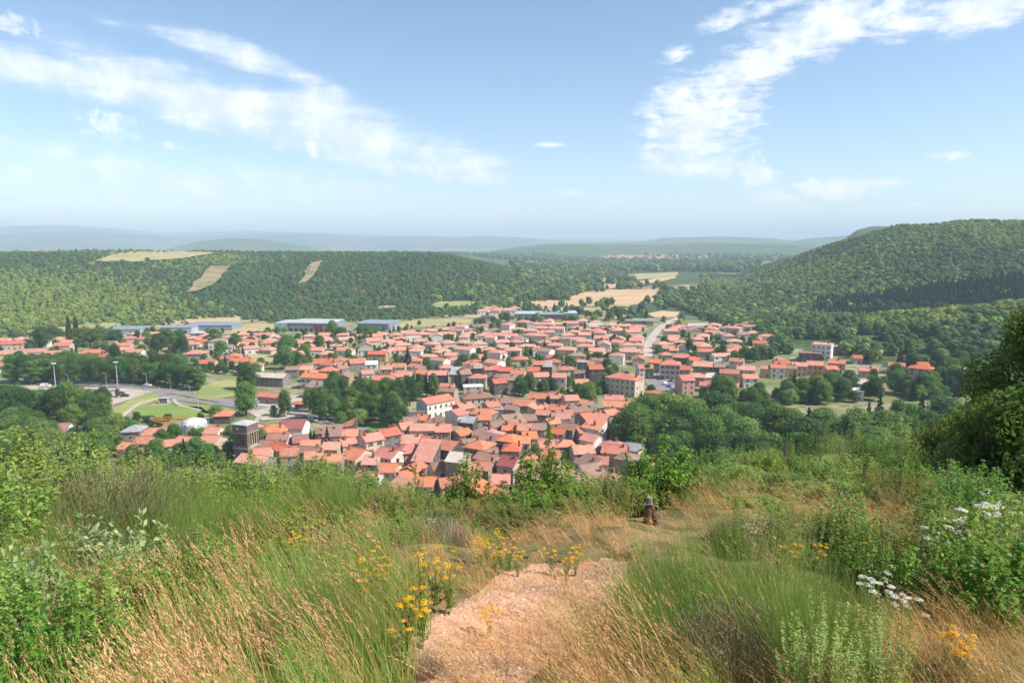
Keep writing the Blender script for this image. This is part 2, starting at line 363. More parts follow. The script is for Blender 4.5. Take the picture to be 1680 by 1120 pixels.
M['car_blue'] = simple('car_blue', (.08,.13,.28), (.06,.1,.22), .5, .25, .6)
M['rubber'] = simple('rubber', (.03,.03,.03), (.02,.02,.02), 2, .9)
M['lamp_metal'] = simple('lamp_metal', (.42,.45,.48), (.32,.35,.38), 2, .5, .4)
M['sheeting'] = simple('sheeting', (.66,.66,.64), (.45,.50,.48), .8, .6, .3)
M['green_net'] = simple('green_net', (.05,.30,.22), (.04,.22,.17), .8, .6, .3)
# ------------------------------------------------------------------ ground sheet
PATH = [(640,1300),(672,1120),(690,1060),(690,1025),(740,1000),(790,968),(820,940),(880,926),(940,930),(990,915),(1030,922),(1022,960),(985,1000),(945,1040),(900,1085),(860,1120),(830,1300)]
def build_ground():
    azs = np.concatenate([np.arange(-62, 62.01, .3), np.arange(66, 298, 4.0)])
    rs = np.concatenate([[0.0], np.geomspace(.4, 42000, 560)])
    A, R = np.meshgrid(np.radians(azs), rs); X, Y = R*np.sin(A), R*np.cos(A); Z = G(X, Y)
    nr, na = X.shape; idx = np.arange(nr*na).reshape(nr, na); nx = np.roll(idx, -1, 1)
    F_ = np.stack([idx[:-1], idx[1:], nx[1:], nx[:-1]], -1).reshape(-1, 4)
    me = npmesh('hillside_ground', np.stack([X, Y, Z], -1).reshape(-1, 3), F_, [ground_mat()])
    me.polygons.foreach_set('use_smooth', [True]*len(me.polygons))
    x, y, z = X.ravel(), Y.ravel(), Z.ravel(); r = np.hypot(x, y)
    f = y*CP-(z-ZC)*SP; ff = np.where(f > .3, f, np.nan)
    px = 840+FPX*x/ff; py = 560-FPX*(y*SP+(z-ZC)*CP)/ff
    near = np.clip((z-1.5)/5, 0, 1)*(r < 420)
    town = (r < 730)*(z < 3)*1.0
    path = np.zeros(len(x))
    for i in np.where((r < 25) & (y > 0))[0]:
        if inpoly(px[i], py[i], PATH): path[i] = 1
    hill = ((z > 4) & (r > 600) & (r < 4300))*1.0+((z > 14) & (r >= 4300))*.82
    col = np.stack([near, town, hill, path], -1).astype(np.float32)
    ca = me.color_attributes.new('cover', 'FLOAT_COLOR', 'POINT'); ca.data.foreach_set('color', col.ravel())
    o = link('ground', me); tag(o, 'hillside and valley floor', 'ground', kind='structure')
def ground_mat():
    m, t, b = newmat('ground_cover', .95, .1)
    at_ = NT(t, 'ShaderNodeAttribute', dict(attribute_name='cover')); s = NT(t, 'ShaderNodeSeparateColor', i0=at_.outputs[0]).outputs
    n1 = noise(t, 1.4, 6, geo=True); n2 = noise(t, 9, 5, geo=True); n3 = noise(t, .03, 6, geo=True); n4 = noise(t, .15, 5, geo=True); n5 = noise(t, 40, 3, geo=True)
    soil = MIX(t, RNG(t, n2, .35, .65, 0, 1), (.62,.35,.215), (.46,.255,.155))
    soil = MIX(t, RNG(t, n5, .5, .75, 0, .6), soil, (.74,.48,.33))
    litter = MIX(t, RNG(t, n1, .4, .6, 0, 1), (.13,.115,.045), (.27,.19,.09))
    near = MIX(t, MA(t, 'ADD', MA(t, 'MULTIPLY', at_.outputs[3], .0), RNG(t, MA(t, 'ADD', at_.outputs[3], MA(t, 'MULTIPLY', MA(t, 'SUBTRACT', n2, .5), 1.2)), .3, .6, 0, 1)), litter, soil)
    far = MIX(t, RNG(t, n4, .4, .6, 0, 1), (.05,.085,.03), (.08,.12,.04))
    co = NT(t, 'ShaderNodeMapping', i0=NT(t, 'ShaderNodeNewGeometry').outputs['Position'], Scale=(1/260, 1/420, 0), Rotation=(0,0,.3)).outputs[0]
    vo = NT(t, 'ShaderNodeTexVoronoi', i0=co, Scale=1.0); vs = NT(t, 'ShaderNodeSeparateColor', i0=vo.outputs['Color']).outputs
    fld = MIX(t, RNG(t, vs[1], .3, .7, 0, 1), (.46,.34,.19), (.26,.27,.10))
    patch = MIX(t, MA(t, 'MULTIPLY', RNG(t, vs[0], .42, .48, 0, 1), RNG(t, n3, .42, .52, 0, 1)), far, fld)
    town = MIX(t, RNG(t, n3, .42, .6, 0, 1), (.19,.20,.08), (.34,.29,.20)); town = MIX(t, RNG(t, n4, .5, .62, 0, .8), town, (.10,.16,.045))
    c = MIX(t, s[1], patch, town); c = MIX(t, s[2], c, (.08,.12,.04)); c = MIX(t, s[0], c, near)
    t.links.new(c, b.inputs['Base Color'])
    bp = NT(t, 'ShaderNodeBump', Strength=.6, Distance=.05, Height=MA(t, 'ADD', n2, n5)).outputs[0]
    mxn = NT(t, 'ShaderNodeMix', dict(data_type='VECTOR')); t.links.new(s[0], mxn.inputs[0])
    t.links.new(NT(t, 'ShaderNodeNewGeometry').outputs['Normal'], mxn.inputs[4]); t.links.new(bp, mxn.inputs[5]); t.links.new(mxn.outputs[1], b.inputs['Normal'])
    return m
build_ground()

FIELD_POLYS = []
def sheet(name, poly, mat, label, cat='field', zo=.35, sub=6):
    """a patch of land: outline seen in the photo, laid on the valley floor"""
    FIELD_POLYS.append(poly)
    rnd = random.Random(len(poly)+int(poly[0][0])); P = [at(*p) for p in poly]; out = []
    for i, a in enumerate(P):
        b = P[(i+1) % len(P)]; L = (b-a).length
        for k in range(sub):
            f = k/sub; q = a.lerp(b, f)
            if k: q += Vector((rnd.uniform(-1, 1), rnd.uniform(-1, 1), 0))*min(6, L*.012)
            out.append(q)
    zt = max(float(G(q.x, q.y)) for q in out)+zo
    mb = MB(); c = sum(out, Vector())/len(out)
    n = len(out); drape = zt-zo-min(float(G(q.x, q.y)) for q in out) > 2.5
    rings = 8 if drape else 1; vs = []
    for r in range(rings+1):
        for q in out:
            w = c.lerp(q, r/rings); vs.append((w.x, w.y, (float(G(w.x, w.y))+zo+.8) if drape else zt))
    fs = [(r*n+k, r*n+(k+1) % n, (r+1)*n+(k+1) % n, (r+1)*n+k) for r in range(rings) for k in range(n)]
    mb.add(vs, fs); o = mb.build(name, M[mat]); tag(o, label, cat, kind='structure'); return o
def road(name, pts, w, mat, label, zo=.30):
    P = [at(*p) for p in pts]; Q = []
    for i in range(len(P)-1):
        for k in range(6): Q.append(P[i].lerp(P[i+1], k/6))
    Q.append(P[-1])
    for _ in range(3):
        Q = [Q[0]]+[(Q[i-1]+Q[i]*2+Q[i+1])/4 for i in range(1, len(Q)-1)]+[Q[-1]]
    vs = []
    for i, q in enumerate(Q):
        d = Q[min(i+1, len(Q)-1)]-Q[max(i-1, 0)]; d.z = 0; d.normalize(); s = Vector((-d.y, d.x, 0))*w/2
        for p in (q-s, q+s): vs.append((p.x, p.y, max(float(G(p.x, p.y)), float(G(q.x, q.y)))+zo))
    mb = MB(); mb.add(vs, [(2*i, 2*i+1, 2*i+3, 2*i+2) for i in range(len(Q)-1)])
    o = mb.build(name, M[mat]); tag(o, label, 'road', kind='structure'); return o
sheet('field', [(925,491),(955,480),(1010,475),(1086,475),(1080,495),(1030,501),(980,499)], 'stubble', 'large pale orange harvested field in the valley')
sheet('field', [(950,470),(1040,463),(1105,452),(1110,456),(1085,462),(1010,474),(962,475)], 'stubble', 'narrow tan field beyond the large harvested one')
sheet('field', [(1090,476),(1130,470),(1150,474),(1120,482)], 'stubble_pale', 'small pale field right of the large one')
sheet('field', [(870,484),(925,480),(930,486),(880,490)], 'meadow', 'green meadow left of the large harvested field')
sheet('field', [(1000,439),(1070,434),(1150,434),(1120,440),(1040,443)], 'meadow', 'pale meadow below the distant village')
sheet('field', [(972,458),(1040,450),(1112,447),(1112,453),(1050,459),(985,464)], 'stubble_pale', 'thin pale strip field near the line of trees')
sheet('field', [(845,497),(900,492),(950,494),(985,501),(930,503),(850,503)], 'stubble', 'tan strip field left of the large harvested one')
sheet('field', [(845,505),(900,503),(985,505),(985,510),(900,511),(845,509)], 'stubble_pale', 'long pale field behind the grey sheds')
sheet('field', [(1062,515),(1085,510),(1115,512),(1110,520),(1075,521)], 'stubble', 'small bare field by the road junction')
sheet('field', [(642,530),(700,524),(775,524),(772,532),(700,537),(650,538)], 'stubble_pale', 'straw coloured field right of the grey warehouse')
sheet('field', [(705,498),(740,494),(785,496),(782,504),(715,508)], 'meadow', 'pale green meadow at the foot of the wooded hill')
sheet('field', [(602,506),(640,502),(656,503),(650,508),(612,511)], 'stubble', 'small tan field in front of the wooded hill')
sheet('field', [(300,524),(350,521),(400,521),(392,529),(310,531)], 'stubble', 'bare tan field behind the left sheds')
sheet('field', [(330,538),(400,532),(455,530),(455,543),(400,546),(340,549)], 'stubble_pale', 'dry yellow meadow beside the white warehouse')
sheet('field', [(40,545),(140,532),(200,530),(205,538),(120,548),(60,556)], 'meadow', 'green meadow at the left edge of town')
sheet('field', [(405,580),(440,578),(462,582),(455,594),(415,595)], 'stubble_pale', 'small straw field among the left gardens')
sheet('field', [(325,640),(350,628),(386,622),(386,650),(350,656),(325,655)], 'meadow', 'grass bank above the bend of the road')
sheet('lawn', [(215,672),(260,664),(330,668),(345,680),(320,690),(225,684)], 'lawn', 'mown green lawn below the car park', 'lawn', .28)
sheet('lawn', [(295,663),(350,664),(395,676),(380,684),(335,678)], 'lawn', 'strip of lawn beside the road', 'lawn', .28)
sheet('lawn', [(170,680),(215,655),(262,640),(262,656),(215,672),(180,692)], 'meadow', 'dry grass triangle between the paths', 'lawn', .25)
sheet('lawn', [(915,566),(958,566),(956,574),(915,573)], 'lawn', 'bright lawn among the suburb houses', 'lawn', .28)
sheet('lawn', [(590,706),(620,690),(650,694),(655,704),(620,712)], 'lawn', 'small green plot behind the row houses', 'lawn', .28)
sheet('car_park', [(-60,640),(60,633),(165,636),(262,640),(215,655),(175,668),(100,668),(-60,666)], 'gravel', 'pale gravel car park', 'car park', .26)
sheet('square', [(1058,628),(1080,612),(1118,612),(1132,632),(1110,645),(1070,640)], 'asphalt', 'paved square with parked cars', 'square', .26)
sheet('town_square', [(415,655),(520,645),(520,668),(500,685),(430,690),(400,672)], 'gravel', 'pale paved square by the park', 'square', .24)
sheet('clearing', [(306,485),(346,441),(378,441),(350,472),(322,484)], 'clearing', 'cleared brown strip on the wooded hillside', 'clearing', 4.0)
sheet('clearing', [(488,471),(514,434),(532,431),(502,468)], 'clearing', 'narrow cleared strip on the wooded hillside', 'clearing', 4.0)
sheet('clearing', [(155,432),(200,418),(290,413),(362,418),(300,427),(220,433)], 'stubble_pale', 'straw coloured pasture on the hilltop', 'pasture', 3.0)
road('road', [(-120,624),(60,628),(180,632),(262,640),(330,651),(400,664),(432,671)], 7, 'asphalt', 'main road along the car park')
road('road', [(262,640),(268,650),(300,657),(350,662),(400,668)], 4.5, 'asphalt', 'side road round the bend', .27)
road('path', [(188,692),(205,680),(228,662),(260,654)], 2.6, 'gravel', 'pale footpath across the grass', .33)
road('path', [(285,655),(290,664),(330,674)], 1.8, 'gravel', 'narrow curved footpath on the lawn', .34)
road('road', [(1062,585),(1062,570),(1072,550),(1083,538),(1098,527),(1120,520)], 7.5, 'gravel', 'wide pale road climbing out of town')
road('road', [(1000,522),(1060,524),(1120,520),(1215,524),(1300,526)], 6, 'gravel', 'road crossing behind the suburb')
road('road', [(505,682),(530,692),(560,700),(600,706)], 6, 'asphalt', 'street curving round the park')
road('road', [(565,545),(590,535),(606,525)], 7, 'asphalt', 'lane beside the grey warehouse')
road('road', [(0,598),(60,600),(130,606)], 5, 'asphalt', 'street in front of the left row houses')
def haze():
    mb = MB(); mb.box(-30000, 30000, -1500, 21000, -4, 400)
    m = bpy.data.materials.new('haze_air'); m.use_nodes = True; t = m.node_tree; t.nodes.clear()
    v = NT(t, 'ShaderNodeVolumePrincipled', Density=HAZE_D, Anisotropy=0.0); v.inputs['Color'].default_value = HAZE_C
    o = NT(t, 'ShaderNodeOutputMaterial'); t.links.new(v.outputs[0], o.inputs[1])
    tag(mb.build('haze', m), 'thin blue summer haze over the valley', 'haze', kind='stuff')
HAZE_D = 1.5e-4; HAZE_C = (.63, .77, .94, 1)
haze()

# ------------------------------------------------------------------ leaf clouds
def leafcloud(name, blobs, n, size, mat, seed=1, core=.72, aspect=.75, droop=0.0, inner=.25, corefaces=True, jit=.8):
    rng = np.random.default_rng(seed); B = np.array(blobs, float)           # x y z rx rz
    w = B[:, 3]**2; bi = rng.choice(len(B), n, p=w/w.sum())
    d = rng.normal(size=(n, 3)); d /= np.linalg.norm(d, axis=1)[:, None]
    d[:, 2] = np.where((d[:, 2] < -.35) & (rng.random(n) < .6), -d[:, 2], d[:, 2])
    rad = np.where(rng.random(n) < inner, rng.uniform(.45, .85, n), rng.uniform(.82, 1.12, n))
    rr = np.stack([B[bi, 3], B[bi, 3], B[bi, 4]], -1); Cn = B[bi, :3]+d*rr*rad[:, None]
    nm = d+rng.normal(size=(n, 3))*jit*.6; nm /= np.linalg.norm(nm, axis=1)[:, None]
    a = np.cross(nm, rng.normal(size=(n, 3))); a /= np.linalg.norm(a, axis=1)[:, None]
    a[:, 2] -= droop; a /= np.linalg.norm(a, axis=1)[:, None]
    b = np.cross(nm, a); b /= np.linalg.norm(b, axis=1)[:, None]
    s = size*rng.uniform(.6, 1.35, n)[:, None]
    V = np.stack([Cn-a*s, Cn+b*s*aspect*.5-a*s*.1, Cn+a*s, Cn-b*s*aspect*.5-a*s*.1], 1).reshape(-1, 3)
    F_ = np.arange(4*n).reshape(n, 4)
    if corefaces:
        ico = [(0,0,-1),(.72,-.53,-.45),(-.28,-.85,-.45),(-.89,0,-.45),(-.28,.85,-.45),(.72,.53,-.45),(.28,-.85,.45),(-.72,-.53,.45),(-.72,.53,.45),(.28,.85,.45),(.89,0,.45),(0,0,1)]
        tri = [(0,1,2),(1,0,5),(0,2,3),(0,3,4),(0,4,5),(1,5,10),(2,1,6),(3,2,7),(4,3,8),(5,4,9),(1,10,6),(2,6,7),(3,7,8),(4,8,9),(5,9,10),(6,10,11),(7,6,11),(8,7,11),(9,8,11),(10,9,11)]
        ext = []; ef = []; o = len(V)
        for q in B:
            k = len(ext)
            for p in ico: ext.append((q[0]+p[0]*q[3]*core, q[1]+p[1]*q[3]*core, q[2]+p[2]*q[4]*core))
            for f in tri: ef.append((f[0]+k+o, f[1]+k+o, f[2]+k+o))
        me = bpy.data.meshes.new(name); V = np.concatenate([V, np.array(ext)])
        me.vertices.add(len(V)); me.vertices.foreach_set('co', V.astype(np.float32).ravel())
        lp = np.concatenate([F_.ravel(), np.array(ef).ravel()]); me.loops.add(len(lp)); me.loops.foreach_set('vertex_index', lp.astype(np.int32))
        st = np.concatenate([np.arange(n)*4, 4*n+np.arange(len(ef))*3]); me.polygons.add(len(st)); me.polygons.foreach_set('loop_start', st.astype(np.int32))
        me.materials.append(mat); me.update(calc_edges=True); me.validate(); return me
    return npmesh(name, V, F_, mat)
def crown_blobs(rnd, h, w, n=14, base=.22, top=1.0, shape='round'):
    bl = []
    for i in range(n):
        f = (i+.5)/n; z = h*(base+(top-base)*f)
        prof_ = math.sin(math.pi*min(1, .12+.86*f)**.8) if shape == 'round' else max(.12, 1-f)
        a = i*2.4+rnd.uniform(-.5, .5); rr = w/2*prof_*rnd.uniform(.35, .75)
        br = w*rnd.uniform(.17, .27)*(1.0 if shape == 'round' else (.5+prof_*.7))
        bl.append((rr*math.cos(a), rr*math.sin(a), min(z, h-br*.7), br, br*rnd.uniform(.7, .95)))
    bl.append((0, 0, h*.55, w*.30, h*.27)); return bl
def trunk_mesh(name, h, r, rnd, limbs=4, spread=1.5):
    mb = MB(); top = h*.62
    mb.tube([(0,0,-.4),(rnd.uniform(-.1,.1),0,h*.2),(rnd.uniform(-.2,.2),rnd.uniform(-.2,.2),h*.42),(0,0,top)], [r*1.25, r, r*.75, r*.3], 7)
    for i in range(limbs):
        a = i*2*math.pi/limbs+rnd.random(); z0 = h*rnd.uniform(.22, .42)
        mb.tube([(0,0,z0),(math.cos(a)*spread*.5, math.sin(a)*spread*.5, z0+h*.13),(math.cos(a)*spread, math.sin(a)*spread, z0+h*.28)], [r*.5, r*.35, r*.12], 5)
    return mb.mesh(name, M['bark'])
TREES = {}
def make_tree_protos():
    rnd = random.Random(5)
    for kind, mt in (('dark', 'leaf_dark'), ('mid', 'leaf_mid'), ('light', 'leaf_light')):
        TREES[kind] = []
        for v in range(3):
            h, w = 10.0, rnd.uniform(8.2, 10)
            cm = leafcloud('crown', crown_blobs(rnd, h, w, (13, 24, 18)[v]), 6000, .30, M[mt], seed=v*7+len(kind), core=.6, inner=.35)
            TREES[kind].append((cm, trunk_mesh('trunk', h, .28, rnd)))
    TREES['conifer'] = []
    for v in range(2):
        h, w = 13.0, 5.2; bl = []
        for i in range(26):
            f = i/26; a = i*2.4; rr = w/2*(1-f)*.62
            bl.append((rr*math.cos(a), rr*math.sin(a), h*(.12+.83*f), max(.25, w*.2*(1-f*.85)), max(.3, .75*(1-f*.6))))
        TREES['conifer'].append((leafcloud('crown', bl, 4200, .30, M['leaf_conifer'], seed=50+v, droop=.5), trunk_mesh('trunk', h, .2, rnd, 0)))
    TREES['tall'] = []
    for v in range(2):
        h, w = 13.0, 6.2
        bl = crown_blobs(rnd, h, w, 22, .15)
        TREES['tall'].append((leafcloud('crown', bl, 4600, .32, M['leaf_mid'], seed=80+v), trunk_mesh('trunk', h, .25, rnd)))
make_tree_protos()
LABELQ = []      # things whose label is completed once all of them stand
def tree(kind, loc, h, w=None, zone='', name=None, rnd=random):
    cm, tm = rnd.choice(TREES[kind]); bh = 13.0 if kind in ('conifer', 'tall') else 10.0
    s = h/bh; sw = s if w is None else w/(5.2 if kind == 'conifer' else 6.2 if kind == 'tall' else 9.2)
    nm = name or ('conifer' if kind == 'conifer' else 'broadleaf_tree')
    o = empty(nm, loc, rnd.uniform(0, 6.28), (sw, sw, s)); link('crown', cm, o); link('trunk', tm, o)
    adj = {'dark': 'dark green', 'mid': 'mid green', 'light': 'light green', 'conifer': 'dark', 'tall': 'tall green'}[kind]
    desc = '%s %s' % (adj, 'conifer' if kind == 'conifer' else 'tree')
    tag(o, None, 'tree'); LABELQ.append([o, desc, zone, h*.6]); return o

# ------------------------------------------------------------------ stuff: instanced by geometry nodes
def scatter(name, protos, pts, label, cat):
    """pts: (x, y, z, rx, ry, rz, scale, index)"""
    P = np.array(pts, np.float32); me = bpy.data.meshes.new(name); me.vertices.add(len(P)); me.vertices.foreach_set('co', P[:, :3].ravel())
    a = me.attributes.new('rot', 'FLOAT_VECTOR', 'POINT'); a.data.foreach_set('vector', np.ascontiguousarray(P[:, 3:6]).ravel())
    a = me.attributes.new('scl', 'FLOAT', 'POINT'); a.data.foreach_set('value', np.ascontiguousarray(P[:, 6]))
    a = me.attributes.new('idx', 'INT', 'POINT'); a.data.foreach_set('value', np.ascontiguousarray(P[:, 7].astype(np.int32)))
    me.update(); o = link(name, me); ng = bpy.data.node_groups.new(name+'_nodes', 'GeometryNodeTree')
    ng.interface.new_socket('Geometry', in_out='INPUT', socket_type='NodeSocketGeometry'); ng.interface.new_socket('Geometry', in_out='OUTPUT', socket_type='NodeSocketGeometry')
    gi = ng.nodes.new('NodeGroupInput'); go = ng.nodes.new('NodeGroupOutput')
    jn = ng.nodes.new('GeometryNodeJoinGeometry'); iop = ng.nodes.new('GeometryNodeInstanceOnPoints')
    for p in reversed(protos):
        oi = ng.nodes.new('GeometryNodeObjectInfo'); po = bpy.data.objects.new(p.name+'_source', p)
        oi.inputs['Object'].default_value = po; oi.inputs['As Instance'].default_value = True
        ng.links.new(oi.outputs['Geometry'], jn.inputs[0])
    def na(nm, ty):
        n = ng.nodes.new('GeometryNodeInputNamedAttribute'); n.data_type = ty; n.inputs[0].default_value = nm; return n.outputs['Attribute']
    iop.inputs['Pick Instance'].default_value = True
    ng.links.new(gi.outputs[0], iop.inputs['Points']); ng.links.new(jn.outputs[0], iop.inputs['Instance'])
    ng.links.new(na('idx', 'INT'), iop.inputs['Instance Index']); ng.links.new(na('rot', 'FLOAT_VECTOR'), iop.inputs['Rotation']); ng.links.new(na('scl', 'FLOAT'), iop.inputs['Scale'])
    ng.links.new(iop.outputs[0], go.inputs[0])
    md = o.modifiers.new('scatter', 'NODES'); md.node_group = ng
    tag(o, label, cat, kind='stuff'); return o
def forest_protos(mt, k, conifer=False):
    out = []; rnd = random.Random(k)
    for v in range(3):
        if conifer:
            bl = [(math.cos(i*2.4)*1.1*(1-i/12), math.sin(i*2.4)*1.1*(1-i/12), 1.0+9.6*i/12, max(.3, 1.3*(1-i/13)), .9) for i in range(12)]
            out.append(leafcloud('forest_crown', bl, 260, .75, M[mt], seed=k+v, droop=.4, core=.85))
        else:
            out.append(leafcloud('forest_crown', crown_blobs(rnd, 8, (8.4, 6.6, 9.4)[v], (8, 6, 11)[v], .2), 560, .50, M[mt], seed=k+v, core=.84))
    return out
def forests():
    rng = np.random.default_rng(3); rnd = random.Random(3)
    def cells(az0, az1, r0, r1, sp):
        out = []; r = r0
        while r < r1:
            s = sp(r); n = int(math.radians(az1-az0)*r/s)
            for k in range(n):
                a = math.radians(az0)+(k+rng.random())*s/r; q = r+(rng.random()-.5)*s
                out.append((q*math.sin(a), q*math.cos(a)))
            r += s*.9
        return np.array(out)
    def infields(px, py, extra=0):
        px += rnd.gauss(0, 2.6); py += rnd.gauss(0, 1.1)
        for f in FIELD_POLYS:
            if inpoly(px, py, f): return True
        return False
    # left hill
    P = cells(-43, 4.2, 655, 1760, lambda r: 4.7+(r-600)/400); Z = G(P[:, 0], P[:, 1]); px, py = proj(P[:, 0], P[:, 1], Z)
    n1 = np.sin(P[:, 0]*.011+1)+np.sin(P[:, 1]*.013+P[:, 0]*.004)+rng.normal(size=len(P))*.8
    pts = []; lt = []; TOWNEDGE = [(-700,560),(0,554),(140,548),(240,538),(300,526),(420,524),(455,531),(560,526),(640,524),(700,521),(790,512),(850,500),(960,488)]
    ex = [p[0] for p in TOWNEDGE]; ey = [p[1] for p in TOWNEDGE]
    for i in range(len(P)):
        if px[i] > 930 or py[i] > np.interp(px[i], ex, ey)+rng.normal()*1.5 or infields(px[i], py[i]): continue
        if px[i] > 880 and Z[i] < 3 and rng.random() < .3: continue
        light = n1[i] > np.interp(px[i], [0, 300, 420, 900], [-.5, .7, 2.1, 2.8])
        row = (P[i, 0], P[i, 1], Z[i]-1.7, 0, 0, rng.random()*6.28, (rng.uniform(.42, .75) if rng.random() < .85 else rng.uniform(.75, 1.05))*(1.2 if n1[i] < -.8 else 1), rng.integers(3))
        if rng.random() < .02+.10*(n1[i] < -1.6): row = row[:6]+(rng.uniform(.5, .9), 6+rng.integers(3))
        elif rng.random() < .02: row = row[:7]+(9,)
        (lt if light and row[7] < 3 else pts).append(row)
    pd = forest_protos('leaf_forest', 11); pL = forest_protos('leaf_forest_light', 21); pc = forest_protos('leaf_conifer', 31, True); pb = forest_protos('leaf_forest_brown', 41)[:1]
    pts = pts+[r[:7]+(r[7]+3,) for r in lt]
    scatter('left_hill_forest', pd+pL+pc+pb, pts, 'dense green wood covering the long hill on the left', 'forest')
    # right hill
    P = cells(11.5, 44, 730, 1720, lambda r: 4.9+(r-700)/400); Z = G(P[:, 0], P[:, 1]); px, py = proj(P[:, 0], P[:, 1], Z); pts = []
    CON = [(1330,516),(1340,496),(1400,490),(1500,478),(1600,462),(1700,450),(1760,500),(1600,510),(1480,524),(1400,528)]
    for i in range(len(P)):
        if px[i] < 1128 or (Z[i] < 2 and px[i] < 1150): continue
        nz = math.sin(P[i, 0]*.02)+math.sin(P[i, 1]*.017+P[i, 0]*.006)+rng.normal()*.9
        if inpoly(px[i], py[i]-2, CON) and rng.random() < .93: k = 6+rng.integers(3); sc = rng.uniform(.85, 1.35)
        elif rng.random() < .045: k = 9; sc = rng.uniform(.5, .9)
        elif nz > -.9: k = 3+rng.integers(3); sc = rng.uniform(.45, .85) if rng.random() < .88 else rng.uniform(.85, 1.15)
        else: k = rng.integers(3); sc = rng.uniform(.6, 1.15)
        pts.append((P[i, 0], P[i, 1], Z[i]-(1.7 if k < 6 else .8), 0, 0, rng.random()*6.28, sc, k))
    scatter('right_hill_forest', pd+pL+pc+pb, pts, 'mixed wood with a dark conifer belt on the right hill', 'forest')
    # valley woods between the fields
    P = cells(-7, 34, 690, 4200, lambda r: 8+(r-700)/95); Z = G(P[:, 0], P[:, 1]); px, py = proj(P[:, 0], P[:, 1], Z); pts = []
    OPEN = [(780,516),(840,506),(935,512),(1000,500),(1085,497),(1120,512),(1170,528),(1000,545),(780,530)]
    FARTOWN = [(960,424),(1060,420),(1170,422),(1170,431),(1060,432),(985,431)]
    for i in range(len(P)):
        r = math.hypot(*P[i])
        if Z[i] > 12 or infields(px[i], py[i]) or inpoly(px[i], py[i], OPEN) and rng.random() < .94 or inpoly(px[i], py[i], FARTOWN) and rng.random() < .8: continue
        if px[i] > 1120 and r < 760 and py[i] > 528: continue
        if r > 1100 and math.sin(P[i, 0]*.006+2)*math.sin(P[i, 1]*.0032)+rng.normal()*.10 > .22: continue
        if px[i] < 780 and r < 900: continue
        sc = (8+(r-700)/95)/8*rng.uniform(.7, 1.1)
        k = rng.integers(3) if rng.random() < .8 else 3+rng.integers(3)
        pts.append((P[i, 0], P[i, 1], Z[i]-.6, 0, 0, rng.random()*6.28, min(sc, 2.6), k))
    # right woodland between town and hill
    P = cells(14.0, 41, 440, 745, lambda r: 7.5); Z = G(P[:, 0], P[:, 1]); px, py = proj(P[:, 0], P[:, 1], Z)
    W = [(1165,532),(1240,524),(1420,528),(1800,470),(1800,600),(1600,585),(1590,596),(1520,578),(1445,586),(1440,600),(1400,585),(1300,578),(1262,590),(1262,562),(1215,545)]
    for i in range(len(P)):
        if not inpoly(px[i], py[i], W): continue
        if any(abs(px[i]-a) < b and abs(py[i]-c) < d for a, b, c, d in ((1340,38,575,18),(1515,22,561,9),(1420,16,557,8),(1440,14,565,6))): continue
        light = px[i] > 1420 and py[i] < 545
        k = (3+rng.integers(3)) if (light and rng.random() < .7 or rng.random() < .12) else rng.integers(3)
        pts.append((P[i, 0], P[i, 1], Z[i]-.6, 0, 0, rng.random()*6.28, rng.uniform(.7, 1.25), k))
    scatter('valley_woods', pd+pL, pts, 'broken woodland filling the valley behind the town', 'woodland')
forests()
# ------------------------------------------------------------------ buildings
_wc = {}
def window_meshes(w, h, sh):
    k = (round(w, 1), round(h, 1), sh)
    if k not in _wc:
        mb = MB(); t = .09
        for x0, x1, z0, z1 in ((-w/2-t, -w/2, -t, h+t), (w/2, w/2+t, -t, h+t), (-w/2, w/2, h, h+t), (-w/2, w/2, -t, 0), (-.03, .03, 0, h)): mb.box(x0, x1, -.07, .03, z0, z1, 0)
        mb.box(-w/2, w/2, -.03, .02, 0, h, 1)
        wm = mb.mesh('window', [M['frame'], M['glass']])
        sb = MB(); s = w*.46; sb.box(w/2+t+.01, w/2+t+s, -.06, .0, -.03, h+.03)
        for q in range(5): sb.box(w/2+t+.05, w/2+t+s-.04, -.08, -.06, .08+q*(h-.1)/5, .08+(q+.7)*(h-.1)/5)
        sm = sb.mesh('shutter', M['shutter' if sh != 2 else 'shutter_pale'])
        _wc[k] = (wm, sm)
    return _wc[k]
_dm = []
def door_mesh():
    if not _dm:
        mb = MB(); mb.box(-.5, .5, -.05, .02, 0, 2.1, 0); mb.box(-.6, -.5, -.08, .03, 0, 2.2, 1); mb.box(.5, .6, -.08, .03, 0, 2.2, 1); mb.box(-.5, .5, -.08, .03, 2.1, 2.2, 1)
        _dm.append(mb.mesh('door', [M['door'], M['frame']]))
    return _dm[0]
def put_window(parent, x, y, z, face, w, h, sh, shut):
    """face: 0 front(-y) 1 right(+x) 2 left(-x)"""
    wm, sm = window_meshes(w, h, sh); o = link('window', wm, parent); o.location = (x, y, z); o.rotation_euler = (0, 0, (0, math.pi/2, -math.pi/2)[face])
    if shut:
        link('shutter', sm, o); s2 = link('shutter', sm, o); s2.location = (-(w+.18+w*.46), 0, 0)
def roof_gable(w, d, h, pitch, ov=.45, th=.22, single=False):
    mb = MB(); rise = d/2*pitch; x0, x1 = -w/2-ov*.7, w/2+ov*.7; yo = d/2+ov; zo = h-ov*pitch
    for s in (-1, 1):
        mb.add([(x0, s*yo, zo), (x1, s*yo, zo), (x1, 0, h+rise), (x0, 0, h+rise), (x0, s*yo, zo+th), (x1, s*yo, zo+th), (x1, 0, h+rise+th), (x0, 0, h+rise+th)],
               [(0,1,2,3),(4,7,6,5),(0,4,5,1),(0,3,7,4),(1,5,6,2)])
    mb.box(x0, x1, -.14, .14, h+rise+th-.05, h+rise+th+.1); return mb, rise
